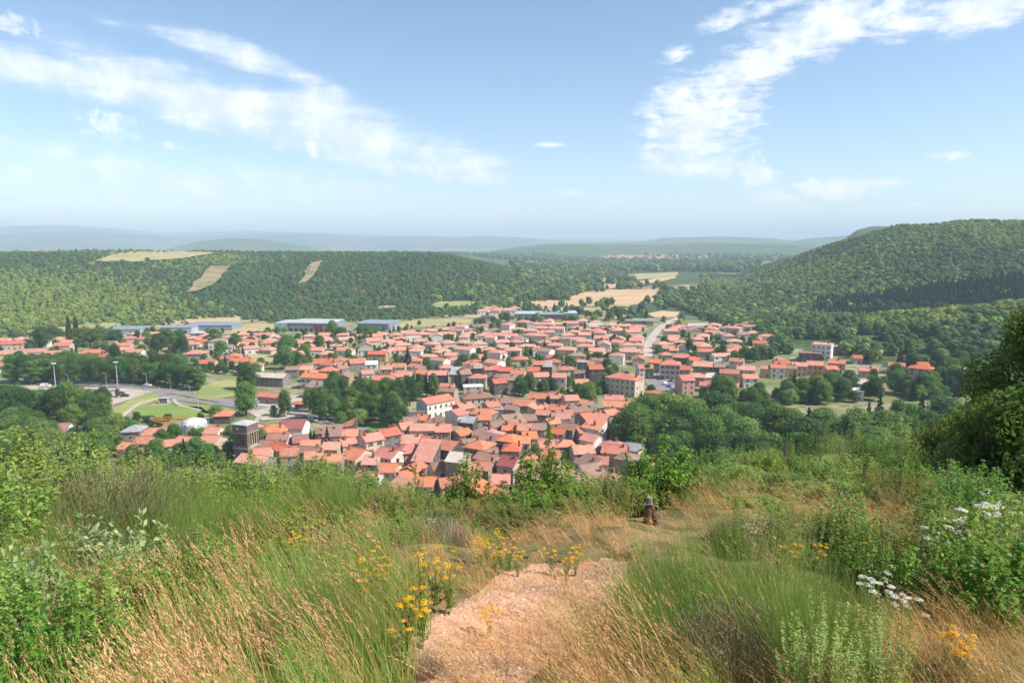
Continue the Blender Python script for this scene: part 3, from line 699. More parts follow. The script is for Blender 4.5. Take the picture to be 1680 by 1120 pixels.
def roof_hip(w, d, h, pitch, ov=.5, th=.2):
    mb = MB(); rise = d/2*pitch; a, b = w/2+ov, d/2+ov; zo = h-ov*pitch*.6; r = max(0.02, (w-d)/2)
    top = h+rise
    mb.add([(-a,-b,zo),(a,-b,zo),(a,b,zo),(-a,b,zo),(-r,0,top),(r,0,top),(-a,-b,zo+th),(a,-b,zo+th),(a,b,zo+th),(-a,b,zo+th),(-r,0,top+th),(r,0,top+th)],
           [(0,3,2,1),(6,7,11,10),(7,8,11),(8,9,10,11),(9,6,10),(0,1,7,6),(1,2,8,7),(2,3,9,8),(3,0,6,9)]); return mb, rise
def wall_gable(w, d, h, rise):
    mb = MB(); a, b = w/2, d/2; z0 = -2.5
    mb.add([(-a,-b,z0),(a,-b,z0),(a,b,z0),(-a,b,z0),(-a,-b,h),(a,-b,h),(a,b,h),(-a,b,h),(-a,0,h+rise-.02),(a,0,h+rise-.02)],
           [(0,1,5,4),(2,3,7,6),(1,2,6,9,5),(3,0,4,8,7),(4,5,9,8),(6,7,8,9)]); return mb
def wall_box(w, d, h):
    mb = MB(); mb.box(-w/2, w/2, -d/2, d/2, -2.5, h); return mb
def wall_shed(w, d, h, rise):
    mb = MB(); a, b = w/2, d/2; z0 = -2.5
    mb.add([(-a,-b,z0),(a,-b,z0),(a,b,z0),(-a,b,z0),(-a,-b,h),(a,-b,h),(a,b,h+rise),(-a,b,h+rise)], [(0,1,5,4),(1,2,6,5),(2,3,7,6),(3,0,4,7),(4,5,6,7)]); return mb
def chimney(parent, x, y, z, rnd):
    mb = MB(); s = rnd.uniform(.32, .48); hh = rnd.uniform(.9, 1.5)
    mb.box(x-s, x+s, y-s*.7, y+s*.7, z-.9, z+hh); mb.box(x-s-.08, x+s+.08, y-s*.7-.08, y+s*.7+.08, z+hh, z+hh+.12)
    for k in (-.5, .5): mb.box(x+k*s-.1, x+k*s+.1, y-.1, y+.1, z+hh+.12, z+hh+.42)
    mb.build('chimney', M['chimney'], parent)
HOUSES = []
ROOFW = dict(orange='bright orange', salmon='salmon pink', brown='weathered brown', maroon='dark red', grey='grey', white='white', beige='pale beige')
WALLW = dict(cream='cream', white='white', grey='grey', dark='dark stone', ochre='ochre', pink='pink', stone='stone')
def house(x, y, z, rot, w, d, h, kind='gable', rc='salmon', wc='cream', win=2, chim=1, rnd=random, zone='', name='house', pitch=.42, desc=None, sh=1, door=True):
    o = empty(name, (x, y, z), math.radians(rot)); rm, wm = M['roof_'+rc], M['wall_'+wc]
    if kind == 'gable': rb, rise = roof_gable(w, d, h, pitch); wb = wall_gable(w, d, h, rise)
    elif kind == 'hip': rb, rise = roof_hip(w, d, h, pitch); wb = wall_box(w, d, h)
    elif kind == 'shed':
        rise = d*pitch*.8; rb = MB(); a, b = w/2+.3, d/2+.35; p = rise/d
        rb.add([(-a,-b,h-.35*p),(a,-b,h-.35*p),(a,b,h+rise+.35*p),(-a,b,h+rise+.35*p),(-a,-b,h-.35*p+.22),(a,-b,h-.35*p+.22),(a,b,h+rise+.35*p+.22),(-a,b,h+rise+.35*p+.22)],
               [(0,3,2,1),(4,5,6,7),(0,1,5,4),(1,2,6,5),(2,3,7,6),(3,0,4,7)]); wb = wall_shed(w, d, h, rise)
    else:
        rise = .35; rb = MB(); rb.box(-w/2-.2, w/2+.2, -d/2-.2, d/2+.2, h, h+.35); wb = wall_box(w, d, h-.005)
    wb.build('wall', wm, o); ro = rb.build('roof', rm, o)
    if win:
        fl = max(1, int(round(h/2.9))); ww, wh = (.95, 1.45) if win > 1 else (1.2, 1.2)
        n = max(1, int(w/(2.7 if win > 1 else 3.6)))
        for f in range(fl):
            zz = .95+f*(h-.3)/fl
            if zz+wh > h-.15: wh2 = max(.6, h-.25-zz)
            else: wh2 = wh
            for i in range(n):
                xx = -w/2+(i+.5)*w/n
                if f == 0 and door and i == n//2:
                    dd = link('door', door_mesh(), o); dd.location = (xx, -d/2, 0); continue
                if win > 1 or rnd.random() < .8: put_window(o, xx, -d/2, zz, 0, ww, wh2, sh, win > 2)
            m_ = max(1, int(d/3.6))
            sides = ((1,) if rot > -8 else ()) + ((2,) if rot < 8 or rot > 60 else ())
            if rot <= -8: sides = (2, 1)
            if win > 1:
                for s in sides:
                    for i in range(m_):
                        if rnd.random() < .75: put_window(o, (w/2 if s == 1 else -w/2), -d/2+(i+.5)*d/m_, zz, s, ww*.9, wh2, sh, win > 2)
    for i in range(chim):
        cx = rnd.choice((-.36, -.2, .1, .3, .42))*w
        chimney(ro, cx, rnd.choice((0, -.12, .15))*d if kind != 'flat' else 0, h+rise*.86 if kind != 'shed' else h+rise*.6, rnd)
    ad = {'gable': 'gabled', 'hip': 'hipped', 'shed': 'lean-to', 'flat': 'flat'}[kind]
    if desc is None: desc = '%s house, %s %s roof' % (WALLW[wc], ROOFW[rc], ad)
    tag(o, None, 'house'); LABELQ.append([o, desc, zone, h]); HOUSES.append((x, y, max(w, d)*.5)); return o
def hp(px, py, wpx, rot, d, h, kind='gable', rc='orange', wc='cream', win=2, chim=1, zone='old', **kw):
    """house from its ridge centre in the photo; width measured along the ridge"""
    wpx *= .92; d *= .88; h *= .9
    zr = h+d/2*.42 if kind in ('gable', 'hip') else h
    dd = ray(px, py); t = (zr-ZC)/dd[2]; x, y = dd[0]*t, dd[1]*t
    g = float(G(x, y))
    if g > .5: t = (zr+g-ZC)/dd[2]; x, y = dd[0]*t, dd[1]*t; g = float(G(x, y))
    w = wpx/FPX*t/max(.55, abs(math.cos(math.radians(rot)))); w = max(w, 5.5)
    az = math.degrees(math.atan2(x, y))
    rnd = random.Random(int(px*7+py*13))
    return house(x, y, g, rot-az*.6, w, d, h, kind, rc, wc, win, chim, rnd, zone, **kw)
o_, s_, b_, m_, g_ = 'orange', 'salmon', 'brown', 'maroon', 'grey'
OLD = [ # ridge px, py, width px, rotation, depth m, eaves m, kind, roof, wall, windows, chimneys
 (524,612,54,-24,10,7.5,'gable',o_,'white',3,2),(444,612,56,-24,9,6,'gable','beige','grey',2,1),(445,644,36,-28,8,4,'gable',o_,'stone',1,0),
 (540,602,30,-12,9,9,'hip',o_,'dark',2,1),(566,612,18,80,8,8,'gable',b_,'ochre',2,0),(541,623,20,-10,8,4,'gable',s_,'stone',1,0),(592,628,34,-8,9,4,'gable',b_,'grey',1,1),
 (603,607,20,5,8,8,'gable',s_,'white',2,0),(629,616,36,-8,9,7.5,'gable',o_,'cream',2,2),(610,592,20,0,8,10,'gable','white','white',2,0),
 (530,588,32,10,12,5,'gable',o_,'stone',1,1),(558,586,34,-20,14,5,'hip',s_,'cream',1,1),(586,588,28,15,12,6,'gable',o_,'grey',1,1),(502,600,26,-15,9,5,'gable',s_,'stone',1,1),(512,608,24,10,9,5,'gable',s_,'cream',1,1),
 (531,646,16,20,7,4,'gable',o_,'cream',1,0),(479,601,22,0,8,6,'gable',b_,'grey',2,1),(620,576,32,-10,8,6,'gable',o_,'ochre',2,0),(598,574,22,0,9,6,'flat',g_,'white',2,0),(650,596,34,-5,9,7,'gable',s_,'cream',2,2),(634,600,20,0,8,7,'gable',s_,'stone',2,1),
 (732,597,22,5,9,6.5,'hip',o_,'white',2,1),(719,608,32,-6,9,8,'gable',o_,'dark',2,1),(692,607,18,0,9,7,'gable',s_,'grey',2,1),(664,608,24,-15,9,6,'gable',o_,'cream',2,1),(650,612,20,10,8,6,'gable',s_,'stone',2,1),
 (734,629,24,-8,8,5,'gable',o_,'cream',2,1),(748,612,16,0,9,9,'shed',g_,'dark',2,0),(761,606,18,20,10,9.5,'gable',b_,'dark',2,1),(784,613,30,-5,9,8,'hip',o_,'cream',2,1),(786,603,20,0,8,6,'flat',g_,'dark',1,0),
 (808,600,30,10,9,7,'gable',o_,'stone',2,1),(830,602,24,-12,9,8,'gable',o_,'grey',2,1),(817,621,22,22,9,7,'gable',o_,'dark',1,0),(845,608,18,10,8,8,'gable',s_,'grey',2,1),
 (714,650,46,38,10,8,'gable',o_,'white',2,2),(782,643,52,14,11,6.5,'hip',b_,'cream',2,1),(776,633,34,5,7,5,'flat','white','cream',1,0),(738,656,26,30,9,5,'gable',o_,'stone',1,1),(760,661,22,35,9,7,'gable',o_,'grey',2,1),
 (749,671,18,45,9,9,'gable',o_,'white',1,0),(793,670,34,-30,10,6,'hip',o_,'grey',2,1),(806,659,22,28,8,5,'gable',o_,'stone',1,1),(771,683,22,-20,9,7,'gable',g_,'dark',1,0),(794,685,24,3,9,7,'shed',o_,'cream',1,1),
 (815,690,18,12,9,6,'gable',b_,'stone',2,1),(814,670,26,-5,7,4,'flat',g_,'grey',0,0),(666,693,20,20,9,7,'gable',o_,'cream',2,1),(694,695,42,-4,9,7.5,'gable',s_,'cream',3,1),(728,696,26,-4,10,7,'gable',o_,'stone',1,1),
 (692,680,20,-15,8,5,'gable',o_,'dark',0,1),(757,704,22,40,8,5,'gable',s_,'grey',1,0),(806,705,32,-28,9,6,'hip',o_,'stone',1,1),(786,709,24,12,9,5,'gable',b_,'cream',1,0),(836,695,24,-5,9,6,'gable',o_,'grey',2,1),
 (885,592,18,-4,9,8,'gable',o_,'dark',1,0),(898,600,16,0,8,7,'shed',g_,'dark',0,0),(875,602,22,5,9,7,'gable',o_,'cream',2,1),(887,611,26,12,9,7.5,'gable',o_,'cream',2,0),(853,607,18,-8,8,7,'gable',o_,'white',2,0),
 (918,612,24,-5,9,8,'gable',o_,'cream',2,0),(928,600,28,8,9,7,'hip',o_,'white',2,1),(951,607,18,-5,8,6,'gable',b_,'cream',2,0),(976,598,24,12,10,11,'gable',o_,'dark',1,0),(955,593,16,0,8,9,'flat',g_,'dark',1,0),
 (954,622,24,8,9,7,'gable',o_,'dark',2,0),(1025,612,50,-30,12,10,'hip',o_,'cream',2,2),(1008,648,32,-4,8,7,'gable',s_,'white',2,1),(1011,658,42,-4,9,8,'gable','salmon','white',3,1),(1026,682,20,-12,9,11,'gable',o_,'cream',1,1),
 (882,645,30,-3,9,6,'gable',s_,'grey',1,1),(936,648,24,14,9,8,'gable',o_,'cream',2,1),(913,646,16,-5,8,7,'gable',s_,'stone',1,1),(861,655,38,-8,11,4,'gable',o_,'grey',1,1),(917,664,28,-25,9,6,'gable',o_,'cream',1,2),
 (947,665,30,28,10,6,'gable',b_,'cream',1,1),(920,677,32,5,9,6,'gable',s_,'white',1,1),(970,676,40,32,10,7,'gable',o_,'grey',2,2),(935,694,26,-30,9,7,'gable',b_,'stone',2,1),(981,691,24,-35,8,8,'shed',o_,'dark',1,0),
 (975,700,28,-35,8,8,'shed',o_,'white',1,1),(972,712,24,-35,9,7,'gable',o_,'white',1,0),(918,702,20,-25,8,6,'gable',o_,'dark',1,0),(864,680,30,12,9,5,'gable',b_,'stone',1,1),(840,680,14,20,8,5,'hip',o_,'grey',0,0),
 (861,695,24,-4,9,7,'gable',s_,'pink',2,1),(884,694,24,-8,9,6,'gable',b_,'stone',1,1),(836,711,30,-22,10,8,'hip',o_,'stone',3,1),(858,715,24,-4,9,7,'gable',s_,'cream',2,1),(868,708,22,8,9,6,'gable',o_,'cream',1,1),
 (483,688,40,-10,13,5,'gable',m_,'white',0,0),(540,704,38,-8,9,4.5,'gable',b_,'stone',1,1),(575,704,28,-5,9,6,'gable',o_,'maroonwall',2,1),(608,711,30,28,9,9,'gable',o_,'cream',3,1),(636,703,30,30,9,9,'gable',o_,'grey',3,2),
 (570,719,20,20,9,5,'gable',o_,'white',1,1),(587,735,30,-38,13,5,'gable',o_,'cream',1,1),(611,748,24,-12,9,5,'gable',s_,'stone',1,1),(640,735,34,-35,11,6,'gable',o_,'white',1,1),(668,728,36,10,11,6,'hip',o_,'pink',2,1),
 (676,713,36,-5,11,5,'gable',s_,'grey',0,1),(705,716,28,-12,10,8,'gable',o_,'cream',3,1),(735,722,36,-32,11,7,'gable',o_,'dark',1,2),(700,748,34,-15,14,6,'shed',o_,'dark',2,0),(752,742,24,-20,10,11,'gable','beige','stone',0,0),
 (787,722,36,-28,10,9,'hip',o_,'stone',3,1),(720,758,18,20,8,7,'gable',b_,'cream',1,0),(838,748,28,-25,11,7,'gable',m_,'cream',1,1),(866,748,28,28,10,6,'gable',o_,'white',1,1),(822,778,26,0,9,5,'gable',o_,'white',1,1),
 (840,727,30,-6,9,8,'hip',o_,'stone',3,1),(1010,730,44,-10,10,6,'gable',o_,'cream',1,1),(1040,727,24,-20,9,6,'gable',g_,'cream',0,0),(955,730,36,12,10,5,'gable',s_,'cream',1,1),(700,782,30,-10,9,6,'gable',o_,'cream',1,1),
 (735,784,30,12,9,6,'gable',o_,'cream',1,1),(770,775,26,-15,9,6,'gable',s_,'grey',1,1),(668,772,26,20,9,6,'gable',o_,'stone',1,1),(895,722,26,12,9,6,'gable',o_,'cream',1,1),(905,738,28,-12,9,6,'gable',s_,'stone',1,1),
 (640,760,28,-15,9,6,'gable',o_,'cream',1,1),(985,748,28,-5,9,5,'gable',o_,'cream',1,1),(803,735,22,15,9,6,'gable',b_,'stone',1,1),(765,758,26,5,9,6,'gable',o_,'cream',1,1),(795,757,26,-20,9,6,'gable',o_,'stone',1,1),
 (905,686,20,30,8,6,'gable',s_,'cream',1,1),(955,700,22,25,8,6,'gable',o_,'stone',1,1),(892,672,22,-15,8,5,'gable',s_,'grey',1,1),(840,664,20,-20,8,4,'gable',b_,'grey',1,0),(770,720,24,14,9,5,'gable',b_,'cream',1,1),
 (832,652,26,8,9,5,'gable',b_,'white',2,1),(1000,672,18,30,8,8,'gable',s_,'cream',1,0)]
MKT = [ # right of the square
 (1100,590,34,-6,12,10,'hip',o_,'cream',3,2),(1123,600,20,-6,9,7,'gable',o_,'stone',2,1),(1058,598,26,12,9,6,'gable',o_,'white',2,1),(1092,577,20,10,9,8,'hip',s_,'stone',1,0),(1075,589,20,-15,9,7,'gable',o_,'grey',1,1),
 (1156,593,36,-10,12,6,'gable',s_,'stone',1,1),(1180,596,18,0,9,8,'gable',b_,'dark',1,1),(1124,615,22,20,11,9,'gable',o_,'pink',2,1),(1145,612,26,-8,9,6,'gable',s_,'stone',1,1),(1163,612,24,20,9,5,'gable','beige','stone',1,1),
 (1197,606,32,-8,9,8,'gable',s_,'pink',2,1),(1224,600,30,-6,10,7,'gable',s_,'cream',1,2),(1165,626,34,-8,9,4,'gable',o_,'stone',1,1),(1196,628,32,-8,9,4,'gable',s_,'cream',1,1),(1157,572,26,0,9,5,'gable',s_,'cream',1,1),
 (1118,581,26,-12,9,5,'gable',s_,'dark',0,1),(1138,585,18,10,9,6,'gable',o_,'stone',1,1),(1105,570,16,5,8,5,'gable',s_,'cream',1,1),(1075,640,28,-28,6,3,'gable',s_,'pink',0,0),(1230,614,26,8,9,6,'gable',o_,'white',1,1),(1209,588,24,-12,9,5,'gable',o_,'cream',1,1)]
RIGHT = [(1258,600,20,-5,8,6,'gable',s_,'ochre',1,0),(1276,598,24,-4,9,7,'gable',s_,'white',2,1),(1282,592,26,8,9,7,'gable',o_,'cream',1,1),(1297,600,20,-4,8,6,'gable',b_,'ochre',1,1),(1312,594,24,-8,9,7,'gable',s_,'cream',2,1),
 (1337,592,26,-6,10,7,'gable',s_,'ochre',2,1),(1362,600,20,20,8,7,'gable',o_,'pink',1,0),(1373,589,26,-6,9,7,'gable',o_,'pink',1,1),(1350,561,30,-18,13,11,'flat','salmon','white',2,1),(1330,577,36,-4,10,6,'flat',b_,'dark',1,0),
 (1425,602,30,-4,8,4,'gable',o_,'cream',0,1),(1471,590,26,-5,9,5,'gable',s_,'cream',1,0),(1513,590,36,-20,10,5,'hip',o_,'cream',1,0),(1577,583,28,-5,9,8,'gable',s_,'cream',2,0),(1516,556,18,12,8,5,'gable',o_,'ochre',0,0),
 (1438,556,22,-8,8,4,'gable',s_,'stone',1,0),(1428,549,14,30,8,4,'gable',b_,'stone',1,0),(1406,577,14,10,8,4,'gable',o_,'cream',1,0),(1380,560,28,-4,9,5,'flat',g_,'grey',0,1),(1246,558,22,-6,9,5,'gable',o_,'white',1,0),
 (1208,567,22,10,9,5,'hip',o_,'white',1,0),(1394,612,24,-8,8,4,'flat',g_,'white',0,0),(1420,622,34,-5,10,4,'gable','beige','cream',0,0),(1400,640,30,0,9,5,'flat','white','white',1,0),(1440,628,24,-10,9,5,'gable',s_,'cream',1,0)]
CHURCH = [(220,697,30,-10,9,8,'hip',g_,'stone',1,0),(257,702,34,-6,9,5.5,'gable',s_,'stone',1,0),(237,716,24,-12,9,5,'gable',o_,'cream',1,1),(212,726,22,-30,8,4,'gable',s_,'cream',0,0),(352,700,24,-20,9,6,'gable',o_,'white',1,1),
 (348,714,30,-25,10,6,'gable',o_,'cream',1,1),(306,716,26,-30,10,5,'gable',o_,'white',0,0),(367,673,28,-8,9,4,'hip',o_,'dark',0,0),(408,690,24,-45,12,5,'gable',o_,'cream',0,0),(447,696,48,-5,13,5,'hip',o_,'stone',1,1),
 (458,710,36,-8,9,6,'gable',b_,'white',1,1),(442,722,30,-8,9,5,'gable',b_,'cream',1,0),(492,714,26,12,9,5,'gable',m_,'cream',1,0),(510,722,32,-5,9,5,'gable',s_,'stone',1,1),(545,725,28,-12,9,5,'gable',s_,'cream',1,1),
 (18,682,44,-30,14,5,'gable','white','white',0,0),(88,695,52,-8,14,4,'gable',b_,'white',0,0),(494,659,9,0,4,3,'gable',o_,'dark',0,0),(430,735,30,-5,9,6,'gable',s_,'cream',1,0),(475,735,30,5,9,6,'gable',o_,'stone',1,0),(272,722,22,8,8,5,'gable',s_,'cream',1,1),
 (515,740,30,0,9,6,'gable',o_,'cream',1,1),(548,745,30,-10,9,6,'gable',s_,'stone',1,1)]
WEST = [(22,559,34,-4,10,5,'gable',o_,'cream',1,0),(18,575,44,-4,10,4,'gable',s_,'cream',1,0),(52,572,44,-5,10,4,'gable',s_,'white',1,0),(92,575,32,-6,10,4.5,'gable',s_,'cream',1,0),(97,585,32,-8,9,5,'gable',s_,'cream',1,0),
 (104,562,26,-8,10,4,'gable',s_,'cream',1,0),(148,573,38,-5,11,3.5,'hip',s_,'cream',1,0),(172,561,36,-3,10,5,'flat',b_,'white',1,0),(205,562,22,-8,9,6,'gable',o_,'cream',1,1),(206,569,24,-5,9,4,'gable',s_,'cream',1,0),
 (222,573,26,-10,9,6.5,'gable',s_,'white',2,0),(226,584,30,0,9,4,'gable',s_,'white',1,0),(213,551,20,5,9,4,'hip',o_,'cream',0,0),(236,552,22,-5,9,4,'hip',s_,'cream',0,1),(254,564,18,0,8,5,'gable',s_,'cream',1,0),
 (262,586,24,-5,9,4,'gable',o_,'white',1,1),(286,590,16,10,8,4,'gable',s_,'cream',1,0),(173,580,18,-40,9,4,'gable',o_,'cream',1,1),(322,574,34,-12,11,4.5,'hip',s_,'stone',1,1),(342,590,26,-8,10,4,'gable',o_,'cream',1,0),
 (384,579,22,-8,9,5,'hip',o_,'cream',1,0),(392,587,30,14,10,5.5,'gable',o_,'white',1,1),(373,583,22,-6,9,4,'gable',b_,'cream',1,0),(316,560,26,-5,10,4,'hip',s_,'white',1,0),(338,556,26,-3,9,5,'hip',o_,'cream',1,0),(318,551,20,0,9,4,'hip',s_,'cream',0,0),
 (378,556,26,5,9,4,'hip',b_,'cream',1,0),(406,556,28,-8,10,4,'hip',s_,'cream',1,0),(398,545,20,0,9,5,'hip',s_,'stone',1,0),(10,594,30,-8,10,5,'gable',s_,'white',1,0),(418,594,28,0,9,4.5,'hip',o_,'white',1,1),
 (404,590,18,14,8,5,'gable',o_,'cream',1,0),(432,546,26,-5,9,5,'gable',o_,'cream',1,0),(20,602,34,-10,11,4,'flat',g_,'white',1,0),(140,537,22,-5,9,4,'gable',s_,'white',0,0),(440,558,24,8,10,4,'hip',o_,'cream',1,0),(262,552,20,8,9,4,'hip',s_,'cream',0,0)]
M['wall_maroonwall'] = simple('wall_maroonwall', (.25,.05,.04), (.2,.05,.04), .8, .85); WALLW['maroonwall'] = 'dark red'
for L, z in ((OLD, 'old'), (MKT, 'market'), (RIGHT, 'right'), (CHURCH, 'church'), (WEST, 'west')):
    for a in L: hp(*a, zone=z)
# suburb: the nearest as houses of their own, the rest as one mass
def suburbs():
    rnd = random.Random(77); cand = []
    n = 0; tr_ = 0; core = [(500,700),(560,705),(600,700),(660,690),(740,650),(800,650),(900,645),(985,660),(1040,690),(1045,745),(1000,785),(830,805),(680,805),(560,760),(440,740),(430,715)]
    mid = [(470,590),(640,575),(700,600),(860,595),(1050,590),(1060,612),(960,640),(860,628),(740,645),(640,625),(520,640),(490,620)]
    while n < 48 and tr_ < 9000:
        tr_ += 1; poly = core if rnd.random() < .7 else mid; px, py = rnd.uniform(430, 1060), rnd.uniform(575, 800)
        if not inpoly(px, py, poly): continue
        dd = ray(px, py); t = (6-ZC)/dd[2]; x, y = dd[0]*t, dd[1]*t
        if not all((x-q[0])**2+(y-q[1])**2 > (q[2]+2.6)**2 for q in HOUSES): continue
        n += 1; house(x, y, float(G(x, y)), rnd.choice((-35,-20,-8,0,8,25,60,-60))+rnd.uniform(-6, 6), rnd.uniform(6.5, 9), rnd.uniform(6, 7.5), rnd.uniform(3.5, 6.5), rnd.choice(('gable','gable','hip','shed')), rnd.choice((o_, s_, b_, b_, b_)), rnd.choice(('cream','stone','grey','white','stone')), 1, 1, rnd, 'old')
    POL = [[(455,560),(560,538),(640,545),(700,540),(800,532),(905,528),(1010,530),(1060,535),(1062,560),(1058,588),(960,590),(860,592),(700,600),(655,588),(600,572),(520,585),(470,585)],
           [(1085,548),(1120,532),(1210,534),(1262,556),(1240,578),(1180,582),(1130,572),(1088,570)],
           [(0,556),(120,552),(120,562),(0,566)],[(180,545),(260,546),(300,565),(440,575),(470,556),(470,545),(380,542),(300,548)]]
    grid = {}
    ax0, ax1 = -40, 22
    for tries in range(16000):
        a = math.radians(rnd.uniform(ax0, ax1)); r = math.sqrt(rnd.uniform(380**2, 800**2)); x, y = r*math.sin(a), r*math.cos(a)
        px, py = proj(x, y, 4)
        if not any(inpoly(px, py, p) for p in POL): continue
        if any(inpoly(px, py, f) for f in FIELD_POLYS): continue
        if 1052 < px < 1100-(py-535)*.5 and py < 590: continue
        if inpoly(px, py, [(455,515),(650,515),(655,546),(455,548)]): continue
        if px < 470 and rnd.random() < .45: continue
        if any((x-q[0])**2+(y-q[1])**2 < (q[2]+6.5)**2 for q in HOUSES): continue
        k = (int(x//17), int(y//17)); ok = True
        for i in (-1, 0, 1):
            for j in (-1, 0, 1):
                for q in grid.get((k[0]+i, k[1]+j), []):
                    if (q[0]-x)**2+(q[1]-y)**2 < 14.0**2: ok = False
        if ok: grid.setdefault(k, []).append((x, y)); cand.append((r, x, y, px, py))
    cand.sort(); nfree = max(0, 299-len(HOUSES)); near = cand[:nfree]; far = cand[nfree:]
    print('HOUSES manual', len(HOUSES), 'suburb near', len(near), 'rest', len(far))
    def spec(x, y):
        rot = rnd.choice((-8, -8, 0, 5, 82, 90, 20, -30))+rnd.uniform(-6, 6)-8*math.sin(x*.01)
        w, d = rnd.uniform(8, 13.5), rnd.uniform(7.5, 9.5)
        return rot, w, d, rnd.choice((3.2, 3.6, 4.2, 5.8)), rnd.choice(('hip', 'hip', 'gable')), rnd.choice((o_, s_, s_, s_, s_, o_, b_)), rnd.choice(('cream', 'white', 'white', 'cream', 'white', 'ochre'))
    for (r, x, y, px, py) in near:
        rot, w, d, h, kd, rc, wc = spec(x, y)
        house(x, y, float(G(x, y)), rot, w, d, h, kd, rc, wc, 1, 1 if rnd.random() < .6 else 0, rnd, 'suburb', pitch=.36)
    mats = ['wall_cream', 'wall_white', 'roof_orange', 'roof_salmon', 'roof_brown', 'glass']; mb = MB()
    def dumb(x, y, z, rot, w, d, h, kd, ri, wi):
        M4 = Matrix.Translation((x, y, z)) @ Matrix.Rotation(math.radians(rot), 4, 'Z')
        rb, rise = (roof_hip if kd == 'hip' else roof_gable)(w, d, h, .38); wb = wall_gable(w, d, h, rise) if kd == 'gable' else wall_box(w, d, h)
        for i in range(3): wb.box(-w/2+(i+.3)*w/3, -w/2+(i+.6)*w/3, -d/2-.05, -d/2-.01, 1, 2.2, 99)
        for q, k in ((wb, wi), (rb, ri)):
            off = len(mb.v); mb.v += [tuple(M4 @ Vector(v)) for v in q.v]; mb.f += [tuple(i+off for i in f) for f in q.f]; mb.m += [5 if m == 99 else k for m in q.m]
    for (r, x, y, px, py) in far:
        rot, w, d, h, kd, rc, wc = spec(x, y)
        dumb(x, y, float(G(x, y)), rot, w, d, h, kd, {'orange': 2, 'salmon': 3, 'brown': 4}[rc], rnd.choice((0, 1)))
    FT = [(965,424),(1000,421),(1060,420),(1165,421),(1168,426),(1060,430),(990,430)]
    n = 0
    while n < 230:
        px, py = rnd.uniform(960, 1170), rnd.uniform(420, 431)
        if not inpoly(px, py, FT): continue
        p = at(px, py); n += 1
        dumb(p.x, p.y, p.z, rnd.uniform(-20, 20), rnd.uniform(12, 20), rnd.uniform(9, 12), rnd.uniform(6, 9), rnd.choice(('hip', 'gable')), rnd.choice((2, 3, 3)), rnd.choice((0, 1)))
    for _ in range(14):
        p = at(rnd.uniform(790, 845), rnd.uniform(508, 516)); dumb(p.x, p.y, p.z, rnd.uniform(-30, 30), 12, 9, 4, 'hip', rnd.choice((2, 3)), 1)
    tag(mb.build('distant_houses', [M[k] for k in mats]), 'many small tile roofed houses spread over the far suburb and village', 'houses', kind='stuff')
suburbs()

# ------------------------------------------------------------------ sheds and special buildings
def shed(px, py, wpx, dpx, h, rot, label, wall='metal_grey', roof='metal_roof', name='warehouse', doors=0, sign=False, annex=None, docks=0):
    p = at(px, py); w = wpx/FPX*math.hypot(p.x, p.y)/max(.5, math.cos(math.radians(rot))); d = dpx
    o = empty(name, (p.x, p.y+d/2, p.z), math.radians(rot)); tag(o, label, 'warehouse')
    wb = MB(); wb.box(-w/2, w/2, -d/2, d/2, -2, h)
    wb.build('wall', M[wall], o)
    rb = MB(); rb.add([(-w/2-.4,-d/2-.4,h+.005),(w/2+.4,-d/2-.4,h+.005),(w/2+.4,d/2+.4,h+.005),(-w/2-.4,d/2+.4,h+.005),(-w/2-.4,-d/2-.4,h+.5),(w/2+.4,-d/2-.4,h+.5),(w/2+.4,d/2+.4,h+.5),(-w/2-.4,d/2+.4,h+.5),(-w/2,0,h+1.6),(w/2,0,h+1.6)],
              [(0,3,2,1),(0,1,5,4),(1,2,6,5),(2,3,7,6),(3,0,4,7),(4,5,9,8),(6,7,8,9),(5,6,9),(7,4,8)]); rb.build('roof', M[roof], o)
    for i in range(docks):
        b = MB(); x = -w/2+(i+.5)*w*.95/docks; b.box(x-1.4, x+1.4, -d/2-.06, -d/2+.02, 0, 2.8); b.build('loading_door', M['glass'], o)
    if sign:
        b = MB(); b.box(w*.08, w*.3, -d/2-.08, -d/2+.02, h*.35, h*.8); b.build('red_panel', M['red_sign'], o)
    if annex:
        b = MB(); b.box(-w/2-annex, -w/2-1, -d/2, d/2*.6, -2, h*1.02); b.build('annex', M['metal_pale'], o)
    return o
shed(512,544,70,34,7.5,-7,'large blue grey warehouse with pale roof and red panel','metal_grey','metal_roof',docks=8,sign=True,annex=14)
shed(617,542,52,32,6,-10,'dark blue grey warehouse with low roof beside the lane','metal_grey','metal_grey',docks=4)
shed(288,547,44,20,5,4,'small pale blue shed in front of the yellow meadow','metal_pale','metal_grey',docks=3)
shed(342,543,68,30,5,2,'long low grey shed left of the large warehouse','metal_grey','metal_grey',docks=3)
shed(203,549,44,24,4.5,3,'low grey shed with pale roof behind the poplars','metal_pale','metal_grey',docks=2)
shed(324,555,22,14,4,0,'small pale shed hidden among trees in front of meadow','metal_pale','metal_roof',docks=1)
shed(868,523,44,30,5,-4,'grey shed leftmost of the row beyond the suburb','metal_grey','metal_pale')
shed(902,524,42,26,5,4,'dark gabled shed in middle of row beyond the suburb','wall_dark','metal_grey')
shed(932,522,30,30,5,0,'pale roofed shed right in the row beyond the suburb','metal_grey','metal_pale')
shed(1050,534,44,14,4,-6,'long low brown roofed barn by the pale road','wall_stone','wall_grey','barn')
shed(1147,541,30,14,3.5,-4,'low grey roofed shed at right beyond the pale road','wall_stone','metal_roof','barn')
shed(978,541,24,14,4,-3,'small white shed in the back of the suburb','wall_white','metal_roof')
shed(800,527,22,16,4,0,'small dark blue shed behind the pink roofs','metal_grey','wall_dark')
shed(966,457,12,20,6,0,'lone pale barn in the far valley fields','wall_grey','metal_roof','barn')

